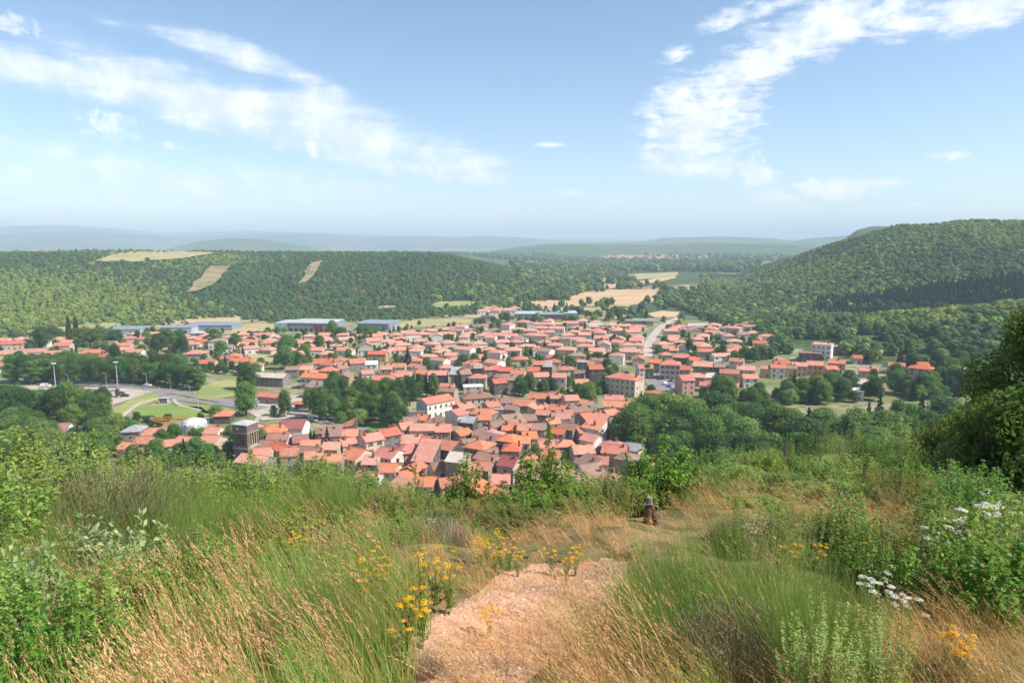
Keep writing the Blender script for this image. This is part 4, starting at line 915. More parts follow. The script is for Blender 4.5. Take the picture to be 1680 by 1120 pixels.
def church():
    dd = ray(402, 690); t = (17-ZC)/dd[2]; x, y = dd[0]*t, dd[1]*t
    o = empty('church_tower', (x, y, float(G(x, y))), math.radians(-18), (.88, .88, .97)); tag(o, 'dark square church bell tower with tall slit openings and flat pale roof', 'church tower')
    s = 3.5; H = 17; b = MB(); st = M['tower_stone']
    b.box(-s, s, -s, s, -2, 8.0)
    for (cx, cy) in ((-1,-1),(1,-1),(1,1),(-1,1)): b.box(cx*s-(.9 if cx > 0 else 0), cx*s+(0 if cx > 0 else .9), cy*s-(.9 if cy > 0 else 0), cy*s+(0 if cy > 0 else .9), 8.0, 13.6)
    b.box(-s, s, -s, s, 13.6, H-.4); b.build('shaft', st, o)
    c = MB(); c.box(-s-.25, s+.25, -s-.25, s+.25, 7.7, 8.02+.1); c.box(-s-.2, s+.2, -s-.2, s+.2, 13.5, 13.8); c.build('cornice', M['wall_stone'], o)
    for face in range(4):
        m = MB()
        for i in range(4):
            xx = -2.6+.55+i*1.37; m.box(xx-.19, xx+.19, -s+.05, -s+.45, 8.12, 13.5)
        m.box(-2.6, 2.6, -s+.06, -s+.4, 8.12, 8.9)
        q = m.build('mullions', M['wall_stone'] if face == 1 else st, o); q.rotation_euler = (0, 0, face*math.pi/2)  # right face gets paler mullions: its sunlit look is put into the colour
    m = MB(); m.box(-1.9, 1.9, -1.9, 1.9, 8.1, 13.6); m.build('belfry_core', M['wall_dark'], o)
    r = MB(); r.box(-s-.35, s+.35, -s-.35, s+.35, H-.4, H-.1)
    r.add([(-s-.35,-s-.35,H-.1),(s+.35,-s-.35,H-.1),(s+.35,s+.35,H-.1),(-s-.35,s+.35,H-.1),(0,0,H+.7)], [(0,1,4),(1,2,4),(2,3,4),(3,0,4)]); r.build('roof', M['metal_roof'], o)
    k = MB(); k.tube([(-s*.3,-s-.12,15.2),(-s*.3,-s-.02,15.2)], [.5,.5], 16); k.build('clock', M['frame'], o)
    # nave beside it
    house(x+6.5, y-9, float(G(x, y)), -18, 11, 8, 5.5, 'gable', 'salmon', 'grey', 2, 0, random.Random(4), 'church', name='church_nave', desc='dark stone church nave', sh=1, door=False)
M['tower_stone'] = simple('tower_stone', (.20,.15,.135), (.12,.09,.085), 1.2, .9, .2)
church()
def firewall():
    dd = ray(571, 700); t = (2-ZC)/dd[2]; x, y = dd[0]*t, dd[1]*t
    o = empty('gable_wall', (x, y, 0), math.radians(-6)); tag(o, 'bare brown triangular gable wall by the park trees', 'wall')
    b = MB(); v = [(-4,-.2,-1),(4,-.2,-1),(4,-.2,6.2),(3.6,-.2,6.2),(-4,-.2,2.4)]; b.add(v+[(p[0], .3, p[2]) for p in v], [(0,1,2,3,4),(9,8,7,6,5),(0,5,6,1),(1,6,7,2),(2,7,8,3),(3,8,9,4),(4,9,5,0)]); b.build('masonry', M['wall_stone'], o)
    r = MB(); r.add([(-4.1,-.4,2.45),(-4.1,-2.6,1.6),(3,-2.6,3.6),(3.7,-.4,6.3),(-4.1,-.25,2.5),(3.7,-.25,6.35)], [(0,1,2,3),(0,3,5,4)]); r.build('lean_to_roof', M['roof_salmon'], o)
    dd = ray(678, 683); t = (2-ZC)/dd[2]; x, y = dd[0]*t, dd[1]*t
    o = empty('garden_wall', (x, y, 0), math.radians(12)); tag(o, 'long dark stone garden wall below the white gabled house', 'wall')
    b = MB(); b.box(-5.5, 5.5, -.3, .3, -2, 4.2); b.build('masonry', M['wall_grey'], o); b = MB(); b.box(-5.6, 5.6, -.4, .4, 4.2, 4.4); b.build('coping', M['wall_stone'], o)
firewall()
def crane():
    p = at(300, 716); o = empty('crane', (p.x, p.y, p.z)); tag(o, 'orange lattice crane with folded jib beside the church', 'crane')
    def pt(px, py): d = ray(px, py); t = p.y/d[1]; return Vector((d[0]*t-p.x, 0, ZC+d[2]*t-p.z))
    def lattice(a, b, w, name):
        m = MB(); n = 9; off = [Vector((0, -w/2, -w/2)), Vector((0, w/2, -w/2)), Vector((0, 0, w/2))]
        for q in off: m.bar(a+q, b+q, .16)
        for i in range(n):
            for k in range(3): m.bar(a.lerp(b, i/n)+off[k], a.lerp(b, (i+1)/n)+off[(k+1) % 3], .1)
        m.build(name, M['orange_paint'], o)
    lattice(pt(248,687), pt(309,684), 1.1, 'jib'); lattice(pt(248,686), pt(293,698), 1.1, 'mast')
    m = MB(); a = pt(293,698); m.box(a.x-1, a.x+1, -1, 1, -1, a.z); m.build('base', M['metal_grey'], o)
    m = MB(); a = pt(248,686); m.tube([a+Vector((0,-.8,0)), a+Vector((0,.8,0))], [.5,.5], 10); m.build('pivot', M['metal_grey'], o)
    p = at(320, 712); o = empty('sheeted_building', (p.x, p.y, p.z), math.radians(-12)); tag(o, 'building wrapped in pale sheeting under repair, beside the orange crane', 'building')
    m = MB(); m.tube([(0,0,-1),(0,0,5),(0,0,6),(0,0,7)], [5.2,5.2,4.4,1.6], 10); m.build('sheeting', M['sheeting'], o)
    m = MB()
    for i in range(10): a = i*math.pi/5; m.bar((5.4*math.cos(a),5.4*math.sin(a),-1),(5.4*math.cos(a),5.4*math.sin(a),5.6),.15)
    m.build('scaffold', M['lamp_metal'], o)
    p = at(283, 712); o = empty('site_netting', (p.x, p.y, p.z)); tag(o, 'green building site netting beside the salmon roof', 'netting')
    m = MB(); m.box(-1.4,1.4,-.12,.12,0,4.5); m.build('net', M['green_net'], o); m = MB(); [m.bar((x,0,-.5),(x,0,4.8),.14) for x in (-1.5,1.5)]; m.build('pole', M['lamp_metal'], o)
crane()

# ------------------------------------------------------------------ cars, lamps
def car_mesh(van):
    mb = MB(); L, W = (5.0, 1.9) if van else (4.2, 1.75)
    pr = [(-L/2,.35),(-L/2,.95),(-L/2+.15,1.9),(L/2-1.3,1.9),(L/2-.6,1.15),(L/2,.95),(L/2,.35)] if van else [(-L/2,.35),(-L/2,.85),(-L/2+.35,.92),(-L/2+.9,1.42),(L/2-1.7,1.42),(L/2-1.0,.92),(L/2,.78),(L/2,.35)]
    n = len(pr); mb.add([(x,-W/2,z) for x, z in pr]+[(x,W/2,z) for x, z in pr], [tuple(range(n-1,-1,-1)), tuple(range(n, 2*n))]+[(i,(i+1) % n, n+(i+1) % n, n+i) for i in range(n)])
    return mb, L, W
def make_car(col, van=False):
    mb, L, W = car_mesh(van); o = empty('van' if van else 'car', (0,0,0)); mb.build('body', M[col], o)
    g = MB(); zt = (1.25, 1.75) if van else (.98, 1.34)
    xs = (L/2-2.2, L/2-1.25) if van else (-L/2+.95, L/2-1.75)
    for s in (-1, 1): g.box(xs[0], xs[1], s*W/2-.02, s*W/2+.02, *zt)
    x1 = L/2-.72 if van else L/2-1.12; x0 = L/2-1.24 if van else L/2-1.62
    g.add([(x1,-W/2+.12,1.22 if van else 1.0),(x1,W/2-.12,1.22 if van else 1.0),(x0,W/2-.15,1.86 if van else 1.39),(x0,-W/2+.15,1.86 if van else 1.39)], [(0,1,2,3)])
    for k in range(4): g.v[-1-k] = (g.v[-1-k][0]+.06, g.v[-1-k][1], g.v[-1-k][2]+.03)
    g.build('windows', M['glass'], o)
    for sx in (-1, 1):
        for sy in (-1, 1):
            w = MB(); w.tube([(sx*L*.31, sy*(W/2-.18), .33), (sx*L*.31, sy*(W/2+.03), .33)], [.33,.33], 12); w.build('wheel', M['rubber'], o)
    return o
def copy_tree(o, parent=None):
    c = o.copy(); C.objects.link(c); c.parent = parent
    for ch in o.children: copy_tree(ch, c)
    return c
CARS = [(75,634,'car_white',True,'large white van parked at the far edge of the car park',5),(429,660,'car_white',False,'white car parked on the square by the orange hall',20),(415,662,'car_silver',False,'silver car parked left of the white car on the square',15),(198,646,'car_dark',False,'dark car parked behind others in the car park',80),
 (205,650,'car_dark',False,'dark blue car nearest the footpath in the car park',10),(176,651,'car_white',False,'white car alone in the middle of the car park',85),(190,640,'car_silver',False,'silver car at the back of the car park',70),
 (487,662,'car_silver',False,'silver car beside the kiosk at the park',10),(420,706,'car_dark',False,'dark car near the church roofs',60),(515,690,'car_white',False,'pale car on the street beside the park',-40),
 (1092,630,'car_white',False,'white car, leftmost row in the town square',70),(1098,634,'car_blue',False,'blue car beside the white one in the town square',70),(1105,637,'car_silver',False,'silver car, nearest in the town square',75),(1110,627,'car_white',False,'white car by the tall pink house in the square',80),
 (1101,625,'car_dark',False,'dark car at the back of the town square',75),(1112,640,'car_white',True,'white van parked at the near edge of the square',65),(1084,622,'car_dark',False,'dark car in shade before the large hipped house',10),
 (30,636,'car_silver',False,'silver car at the left end of the car park',0),(242,633,'car_white',False,'white car driving on the main road',-5),(625,535,'car_white',False,'white car outside the dark warehouse',0),(632,536,'car_silver',False,'silver car outside the dark warehouse',0)]
protos = {}
for px, py, col, van, lab, rz in CARS:
    if (col, van) not in protos: o = protos[(col, van)] = make_car(col, van)
    else: o = copy_tree(protos[(col, van)])
    p = at(px, py, .35); o.location = (p.x, p.y, p.z+.33); o.rotation_euler = (0, 0, math.radians(rz)); tag(o, lab, 'van' if van else 'car', 'parked vehicles')
LAMPS = [(91,632,31,'tall white lighting mast beside the white van','mast'),(193,634,36,'tall grey lighting mast above the car park','mast'),(51,630,16,'street lamp left of the tall white mast',0),(113,632,16,'street lamp right of the tall white mast',0),(175,634,20,'street lamp just left of the grey mast',0),
 (241,635,21,'street lamp between grey mast and road bend',0),(280,637,15,'street lamp at the start of the road bend',0),(312,650,18,'street lamp on the outer side of the bend',0),(343,658,10,'short lamp by the footpath on the lawn',0),(506,692,20,'street lamp in front of the rounded park tree',0),
 (549,700,16,'street lamp beside the triangular wall',0),(293,668,22,'thin pole by the lawn path',0),(326,672,18,'slender lamp right of the lawn path',0)]
for px, py, hpx, lab, kind in LAMPS:
    p = at(px, py, .3); h = hpx/FPX*math.hypot(p.x, p.y)
    o = empty('lighting_mast' if kind else 'street_lamp', (p.x, p.y, p.z)); tag(o, lab, 'lamp post', 'lamp posts along the road')
    b = MB(); r = .28 if kind else .13; b.tube([(0,0,-.3),(0,0,h*.5),(0,0,h)], [r, r*.8, r*.55], 8); b.build('pole', M['lamp_metal'], o)
    b = MB()
    if kind: b.box(-1.2,1.2,-.3,.3,h,h+.5); [b.box(x-.3,x+.3,-.5,-.3,h-.1,h+.6) for x in (-.8,0,.8)]
    else: b.bar((0,0,h),(-1.3,-.1,h+.25),.14); b.box(-2.0,-1.2,-.25,.1,h+.16,h+.34)
    b.build('lamp_head', M['car_white'] if kind else M['lamp_metal'], o)
def kiosk():
    p = at(269, 660, .3); o = empty('bus_shelter', (p.x, p.y, p.z), .1); tag(o, 'small pale blue shelter at the road bend', 'shelter')
    b = MB(); b.box(-2,2,.9,1,0,2.6); b.box(-2,-1.9,-1,.9,0,2.6); b.box(1.9,2,-1,.9,0,2.6); b.box(-1.7,1.7,.2,.8,0,1.4); b.build('wall', M['metal_pale'], o)
    b = MB(); b.box(-2.3,2.3,-1.3,1.3,2.6,2.8); b.build('roof', M['metal_roof'], o)
kiosk()
# low walls between the gardens
def low_walls():
    L = [([(418,689),(470,680),(505,684)],'pale curved wall along the square'),([(530,694),(556,702),(570,706)],'low wall beside the curved street'),([(0,627),(60,626),(180,631),(262,638)],'long low rail along the main road'),
         ([(175,722),(205,708),(215,700)],'pale wall climbing beside the grey roofed house'),([(862,596),(870,590),(868,582)],'low garden wall in the suburb')]
    for pts, lab in L:
        P = [at(*p) for p in pts]; o = empty('low_wall', P[0]); tag(o, lab, 'wall'); b = MB(); c = MB()
        for a, q in zip(P, P[1:]):
            n = (q-a); n.z = 0; n.normalize(); s = Vector((-n.y, n.x, 0))*.15; u = Vector((0,0,1))
            v = [a-s-P[0], a+s-P[0], q+s-P[0], q-s-P[0]]
            b.add([w-u*.3 for w in v]+[w+u*1.0 for w in v], [(0,1,5,4),(1,2,6,5),(2,3,7,6),(3,0,4,7)])
            s2 = s*1.3; v = [a-s2-P[0], a+s2-P[0], q+s2-P[0], q-s2-P[0]]; c.add([w+u*1.0 for w in v]+[w+u*1.12 for w in v], [(4,5,6,7),(0,1,5,4),(2,3,7,6),(3,0,4,7),(1,2,6,5)])
        b.build('masonry', M['concrete'], o); c.build('coping', M['wall_stone'], o)
low_walls()
# ------------------------------------------------------------------ trees of the town and the near woods
def free(x, y, m=0.0):
    return all((x-q[0])**2+(y-q[1])**2 > (q[2]*.9+m)**2 for q in HOUSES)
TREECOUNT = [0]
def trees():
    rnd = random.Random(12)
    def t1(kind, px, py, hpx, wpx=None, zone='garden'):
        """base pixel, height and width in photo pixels"""
        p = at(px, py); r = math.hypot(p.x, p.y); s = r/FPX*1.02
        tree(kind, (p.x, p.y, p.z), hpx*s*1.04, (wpx*s if wpx else None), zone, rnd=rnd); TREECOUNT[0] += 1
    # trees one can single out
    S = [('mid',404,682,50,42,'square'),('mid',467,684,40,26,'square'),('light',449,684,18,14,'square'),('dark',525,690,52,50,'park'),('dark',545,668,46,34,'park'),('mid',508,676,38,24,'park'),
      ('conifer',679,648,38,16,'park'),('conifer',700,650,40,16,'park'),('tall',688,652,38,18,'park'),('tall',712,652,38,18,'park'),('dark',655,672,48,40,'park'),('dark',640,700,50,44,'park'),('dark',672,665,44,34,'park'),
      ('mid',600,690,44,36,'park'),('mid',575,676,40,34,'park'),('dark',562,660,36,30,'park'),('mid',622,690,40,34,'park'),('light',590,700,28,26,'park'),('mid',560,700,24,22,'park'),('dark',588,664,40,32,'park'),('mid',612,668,38,32,'park'),
      ('dark',632,662,36,30,'park'),('mid',655,694,36,30,'park'),('mid',608,650,26,24,'park'),('conifer',670,578,0.1,1,'x'),
      ('conifer',669,602,34,20,'suburb'),('mid',868,644,30,28,'gap'),('mid',852,648,30,24,'gap'),('dark',858,650,22,22,'gap'),('mid',893,642,20,16,'gap'),('mid',965,672,44,36,'gap'),('mid',950,664,34,26,'gap'),('light',1037,684,20,18,'gap'),
      ('dark',843,592,14,14,'suburb'),('mid',923,650,12,14,'gap'),('conifer',114,556,34,12,'west'),('conifer',126,556,34,12,'west'),('dark',172,562,16,18,'west'),('dark',70,572,28,26,'west'),('mid',125,566,22,22,'west'),
      ('mid',143,566,24,22,'west'),('mid',157,568,24,22,'west'),('mid',166,566,24,20,'west'),('dark',190,566,20,24,'west'),('dark',97,562,18,18,'west'),('dark',190,598,26,24,'west'),('mid',88,560,20,20,'west'),('mid',60,560,14,16,'west'),('mid',36,562,12,14,'west'),
      ('dark',260,578,26,26,'west'),('mid',275,568,24,26,'west'),('mid',296,565,20,22,'west'),('dark',300,578,22,22,'west'),('mid',288,576,22,20,'west'),('mid',355,570,20,22,'west'),('dark',352,560,18,18,'west'),('mid',362,582,20,20,'west'),('mid',386,568,18,20,'west'),
      ('mid',330,585,14,16,'west'),('dark',412,566,12,18,'west'),('dark',362,556,10,14,'west'),('mid',240,560,14,16,'west'),('dark',408,640,40,34,'road'),('mid',398,640,26,20,'road'),('dark',402,616,20,20,'road'),('mid',420,622,24,22,'road'),
      ('mid',470,606,36,32,'field'),('dark',485,604,26,24,'field'),('mid',470,578,26,26,'field'),('dark',463,586,24,22,'field'),('mid',500,590,24,22,'field'),('light',475,572,20,24,'field'),('mid',552,574,12,22,'field'),('mid',525,572,20,20,'field'),('dark',505,578,16,18,'field'),
      ('dark',555,574,14,24,'suburb'),('dark',590,552,16,14,'suburb'),('mid',604,556,20,20,'suburb'),('mid',612,554,18,18,'suburb'),('mid',545,552,24,20,'suburb'),('mid',560,556,18,24,'suburb'),('mid',580,560,12,16,'suburb'),('dark',412,553,12,12,'suburb'),
      ('light',355,690,24,26,'lawn'),('mid',318,722,18,18,'church'),('mid',329,690,12,12,'lawn'),('mid',157,648,8,8,'carpark'),('mid',174,648,8,8,'carpark'),('mid',193,652,12,8,'carpark'),('mid',89,645,7,9,'carpark'),('mid',30,636,8,8,'carpark'),('light',140,626,10,10,'belt'),
      ('mid',745,536,8,10,'suburb'),('mid',688,534,8,8,'suburb'),('dark',840,582,20,14,'suburb'),('mid',778,600,20,20,'suburb'),('mid',760,600,18,20,'suburb'),('mid',700,600,14,18,'suburb'),('mid',740,580,10,14,'suburb'),('mid',916,596,16,24,'suburb'),
      ('mid',935,600,16,22,'suburb'),('dark',980,592,14,24,'suburb'),('mid',1000,592,14,22,'suburb'),('mid',962,590,12,18,'suburb'),('mid',1010,586,14,20,'suburb'),('mid',1080,580,14,16,'market'),('mid',1090,566,14,16,'market'),('dark',1130,578,20,14,'market'),
      ('dark',1186,588,20,16,'market'),('mid',1178,586,16,14,'market'),('mid',1205,592,16,16,'market'),('mid',1222,592,22,20,'market'),('dark',1236,594,22,20,'market'),('mid',1130,594,10,16,'market'),('mid',1062,618,20,16,'market'),('dark',1068,650,18,20,'market'),
      ('mid',1120,555,14,12,'market'),('mid',1235,566,16,18,'market'),('mid',1250,590,20,20,'market')]
    for s in S:
        if s[-1] != 'x': t1(*s)
    # rows and belts
    for i in range(34):   # belt above the main road
        px = 22+i*9.2+rnd.uniform(-3, 3); t1(rnd.choice(('dark','dark','mid','tall')), px, 628+rnd.uniform(-3, 2)-(0 if px < 250 else -(px-250)*.16), rnd.uniform(26, 38) if px > 90 or px < 60 else 30, rnd.uniform(22, 30), 'belt')
    for i in range(26):
        px = 35+i*10.5+rnd.uniform(-4, 4); t1(rnd.choice(('dark','mid','mid')), px, 612+rnd.uniform(-4, 3), rnd.uniform(18, 28), rnd.uniform(18, 26), 'belt')
    for i in range(9): t1('dark', 312+i*11.5, 612+rnd.uniform(-2, 2), rnd.uniform(12, 16), 14, 'hedge')
    for px, py, h, w in ((10,690,44,40),(30,672,30,30),(45,694,44,36),(70,690,40,40),(95,692,44,44),(112,680,44,36),(130,690,46,38),(150,694,40,36),(168,690,38,30),(62,676,28,28),(88,672,26,26),(146,676,30,26),(120,700,30,34),(30,700,30,34),(172,676,34,26),(60,704,24,30),(150,704,20,26),(2,676,30,30)):
        t1(rnd.choice(('dark','dark','mid')), px, py, h, w, 'left wood')
    for px, py, h, w in ((182,708,22,26),(206,706,18,26),(248,700,16,18),(225,690,12,16),(176,722,14,18),(240,692,9,14),(276,690,10,16),(262,700,10,12)): t1('dark', px, py, h, w, 'lawn')
    # park filler
    n = 0
    while n < 12:
        px, py = rnd.uniform(530, 735), rnd.uniform(645, 695)
        p = at(px, py)
        if inpoly(px, py, [(505,655),(560,645),(640,640),(735,650),(690,690),(640,700),(560,706),(520,690)]) and free(p.x, p.y, 2): t1(rnd.choice(('dark','mid','mid','light')), px, py, rnd.uniform(26, 40), rnd.uniform(24, 36), 'park'); n += 1
        else: n += .05
    # ravine wood on the right: real spacing on the ground
    pts = []
    for _ in range(9000):
        a = math.radians(rnd.uniform(9.6, 38)); r = math.sqrt(rnd.uniform(105**2, 352**2)); x, y = r*math.sin(a), r*math.cos(a); z = float(G(x, y))
        az = math.degrees(a)
        if r > np.interp(az, [9.6, 12, 16, 20, 24, 30, 38], [262, 300, 305, 292, 300, 330, 345]): continue
        if r < np.interp(az, [9.6, 12, 15, 22, 38], [215, 185, 160, 120, 105]): continue
        if not free(x, y, 4): continue
        if any((x-q[0])**2+(y-q[1])**2 < 10.0**2 for q in pts): continue
        pts.append((x, y, z, r, az))
    print('ravine', len(pts))
    sc = []
    for (x, y, z, r, az) in pts:
        kind = rnd.choice(('dark','mid','mid','mid','light','dark')) if az < 24 or r < 240 else rnd.choice(('mid','dark','tall','conifer','mid','light'))
        h = rnd.uniform(12.5, 18.0) if r > 225 else rnd.uniform(7.5, 11)
        if r < 175: h *= .72
        if kind in ('conifer', 'tall'): h *= 1.12
        sc.append((r, kind, x, y, z, h))
    sc.sort(); room = 298-TREECOUNT[0]-6
    print('trees single', TREECOUNT[0], 'room', room)
    # trees showing largest are single things
    sc.sort(key=lambda q: -q[5]/q[0]*(1.5 if q[0] > 230 else 1)); one = sc[:room]; rest = sc[room:]
    for (r, kind, x, y, z, h) in one: tree(kind, (x, y, z-.3), h, None if kind in ('conifer', 'tall') else h*rnd.uniform(.95, 1.2), 'ravine', rnd=rnd); TREECOUNT[0] += 1
    # the rest: gardens, far trees, as one mass
    pr = []; ks = []
    for k in ('dark', 'mid', 'light', 'conifer'):
        for c, t_ in TREES[k][:2]: pr.append(c); ks.append(k)
    P = []
    for (r, kind, x, y, z, h) in rest: P.append((x, y, z-.5, 0, 0, rnd.random()*6.28, h/10, rnd.randrange(4)))
    REG = [([(455,555),(560,535),(800,528),(1010,524),(1062,535),(1060,590),(940,600),(700,612),(560,590),(470,600)], 620, .34),([(1085,545),(1120,530),(1215,532),(1265,558),(1245,590),(1130,590)], 150, .36),
           ([(0,550),(180,540),(300,542),(470,545),(470,600),(400,605),(300,600),(170,606),(0,592)], 230, .45),([(740,605),(900,625),(1000,600),(1040,620),(980,655),(900,640),(800,650)], 60, .4),
           ([(560,690),(800,700),(1040,700),(1030,780),(640,790)], 45, .35),([(1070,652),(1250,652),(1400,634),(1450,604),(1620,592),(1600,655),(1240,668)], 120, .75),([(200,720),(560,720),(560,770),(200,770)], 50, .6),([(0,700),(200,715),(200,760),(0,760)], 60, .8),([(780,545),(845,505),(1000,500),(1120,520),(1000,530)], 90, .6)]
    for poly, n, sc_ in REG:
        x0, x1 = min(p[0] for p in poly), max(p[0] for p in poly); y0, y1 = min(p[1] for p in poly), max(p[1] for p in poly); k = 0; tr_ = 0
        while k < n and tr_ < n*25:
            tr_ += 1; px, py = rnd.uniform(x0, x1), y0+(y1-y0)*rnd.random()**.8
            if not inpoly(px, py, poly): continue
            if 1055 < px < 1108 and 515 < py < 590 and abs(px-np.interp(py, [520,540,552,585], [1110,1082,1070,1062])) < 9: continue
            p = at(px, py)
            if not free(p.x, p.y, 2.2) or any(inpoly(px, py, f) for f in FIELD_POLYS): continue
            s = rnd.uniform(.5, 1.5)*sc_*1.15
            P.append((p.x, p.y, p.z-.3, 0, 0, rnd.random()*6.28, s, rnd.choice((0,1,2,3,2,3,4,5,6)))); k += 1
    scatter('garden_trees', pr, P, 'countless small garden trees and hedges among the far houses', 'trees')
trees()

# ------------------------------------------------------------------ foreground plants
def strands(name, mat, n, seed, h=(.6, 1.0), base=.12, lean=(0, 0), spread=.25, curve=.3, w=.004, seg=4, mi=None, head=None, headmat=None, splay=0.5):
    """thin upright blades or stems in one tuft, optionally with seed heads"""
    rng = np.random.default_rng(seed); V = []; Fq = []; MI = []
    for i in range(n):
        a = rng.random()*6.28; r = base*math.sqrt(rng.random()); L = rng.uniform(*h)
        p = np.array((r*math.cos(a), r*math.sin(a), 0.0)); o = rng.random()*6.28
        d = np.array((lean[0]+spread*rng.normal()+splay*math.cos(a)*r/base*.5, lean[1]+spread*rng.normal()+splay*math.sin(a)*r/base*.5, 1.0)); d /= np.linalg.norm(d)
        bend = np.array((lean[0], lean[1], -.25))*curve+rng.normal(size=3)*.05; side = np.array((math.cos(o), math.sin(o), 0))
        q = p.copy(); k0 = len(V)
        for s in range(seg+1):
            ww = w*(1-.75*s/seg)
            V.append(q-side*ww/2); V.append(q+side*ww/2)
            q = q+d*L/seg; d = d+bend/seg; d /= np.linalg.norm(d)
        for s in range(seg): Fq.append((k0+2*s, k0+2*s+1, k0+2*s+3, k0+2*s+2)); MI.append(0)
        if head and rng.random() < head[0]:
            hl, hw = head[1]*rng.uniform(.7, 1.2), head[2]*rng.uniform(.7, 1.2); q = (V[-1]+V[-2])/2; m = head[3] if len(head) > 3 else 7
            for j in range(m):
                f = j/m; c = q+d*hl*(f-.25); b = rng.normal(size=3); b /= np.linalg.norm(b); e = d*1.0+b*.32; e /= np.linalg.norm(e)
                t_ = hw*(1-.6*f); sd = np.cross(e, rng.normal(size=3)); sd /= np.linalg.norm(sd); l2 = hl/m*1.9
                k = len(V); V += [c, c+e*l2*.5+sd*t_*.5, c+e*l2, c+e*l2*.5-sd*t_*.5]; Fq.append((k, k+1, k+2, k+3)); MI.append(1)
    return npmesh(name, V, Fq, [mat]+([headmat] if headmat else []), MI if headmat else None)
def scrub_tufts():
    g = dict(
      dry_long=[strands('dry_grass', M['grass_dry'], 30, 100+i, (.5,.92), .09, (-.5,.10), .12, .7, .0042, 6, head=(.6,.22,.009,14), headmat=M['seed']) for i in range(4)],
      dry_short=[strands('dry_grass', M['grass_dry'], 64, 120+i, (.16,.36), .14, (-.45,0), .3, .6, .0035, 3, head=(.2,.08,.006,6), headmat=M['seed']) for i in range(3)],
      green_long=[strands('green_grass', M['grass_green'], 60, 140+i, (.35,.7), .12, (-.30,0), .2, .5, .006, 4, head=(.07,.10,.010,6), headmat=M['seed_brown']) for i in range(3)],
      green_short=[strands('green_grass', M['grass_green'], 60, 150+i, (.15,.35), .14, (-.15,0), .3, .5, .006, 3) for i in range(2)])
    return g
def weed(name, mat, n, h, w, size, seed, stems=7, droop=.1):
    rng = np.random.default_rng(seed); V = []; Fq = []
    for s in range(stems):
        a = rng.random()*6.28; tip = np.array((w*.5*math.cos(a)*rng.random(), w*.5*math.sin(a)*rng.random(), h*rng.uniform(.7, 1.05)))
        for i in range(n//stems):
            f = rng.uniform(.12, 1); c = tip*f; b = rng.random()*6.28; L = size*rng.uniform(.6, 1.3)*(1.15-.5*f)
            d = np.array((math.cos(b), math.sin(b), rng.uniform(-.2, .6)-droop)); d /= np.linalg.norm(d); sd = np.cross(d, (0, 0, 1.)); sd /= np.linalg.norm(sd); up = np.cross(sd, d)
            k = len(V); V += [c, c+d*L*.5+sd*L*.24+up*.04*L, c+d*L, c+d*L*.5-sd*L*.24+up*.04*L]; Fq.append((k, k+1, k+2, k+3))
    return npmesh(name, V, Fq, mat)
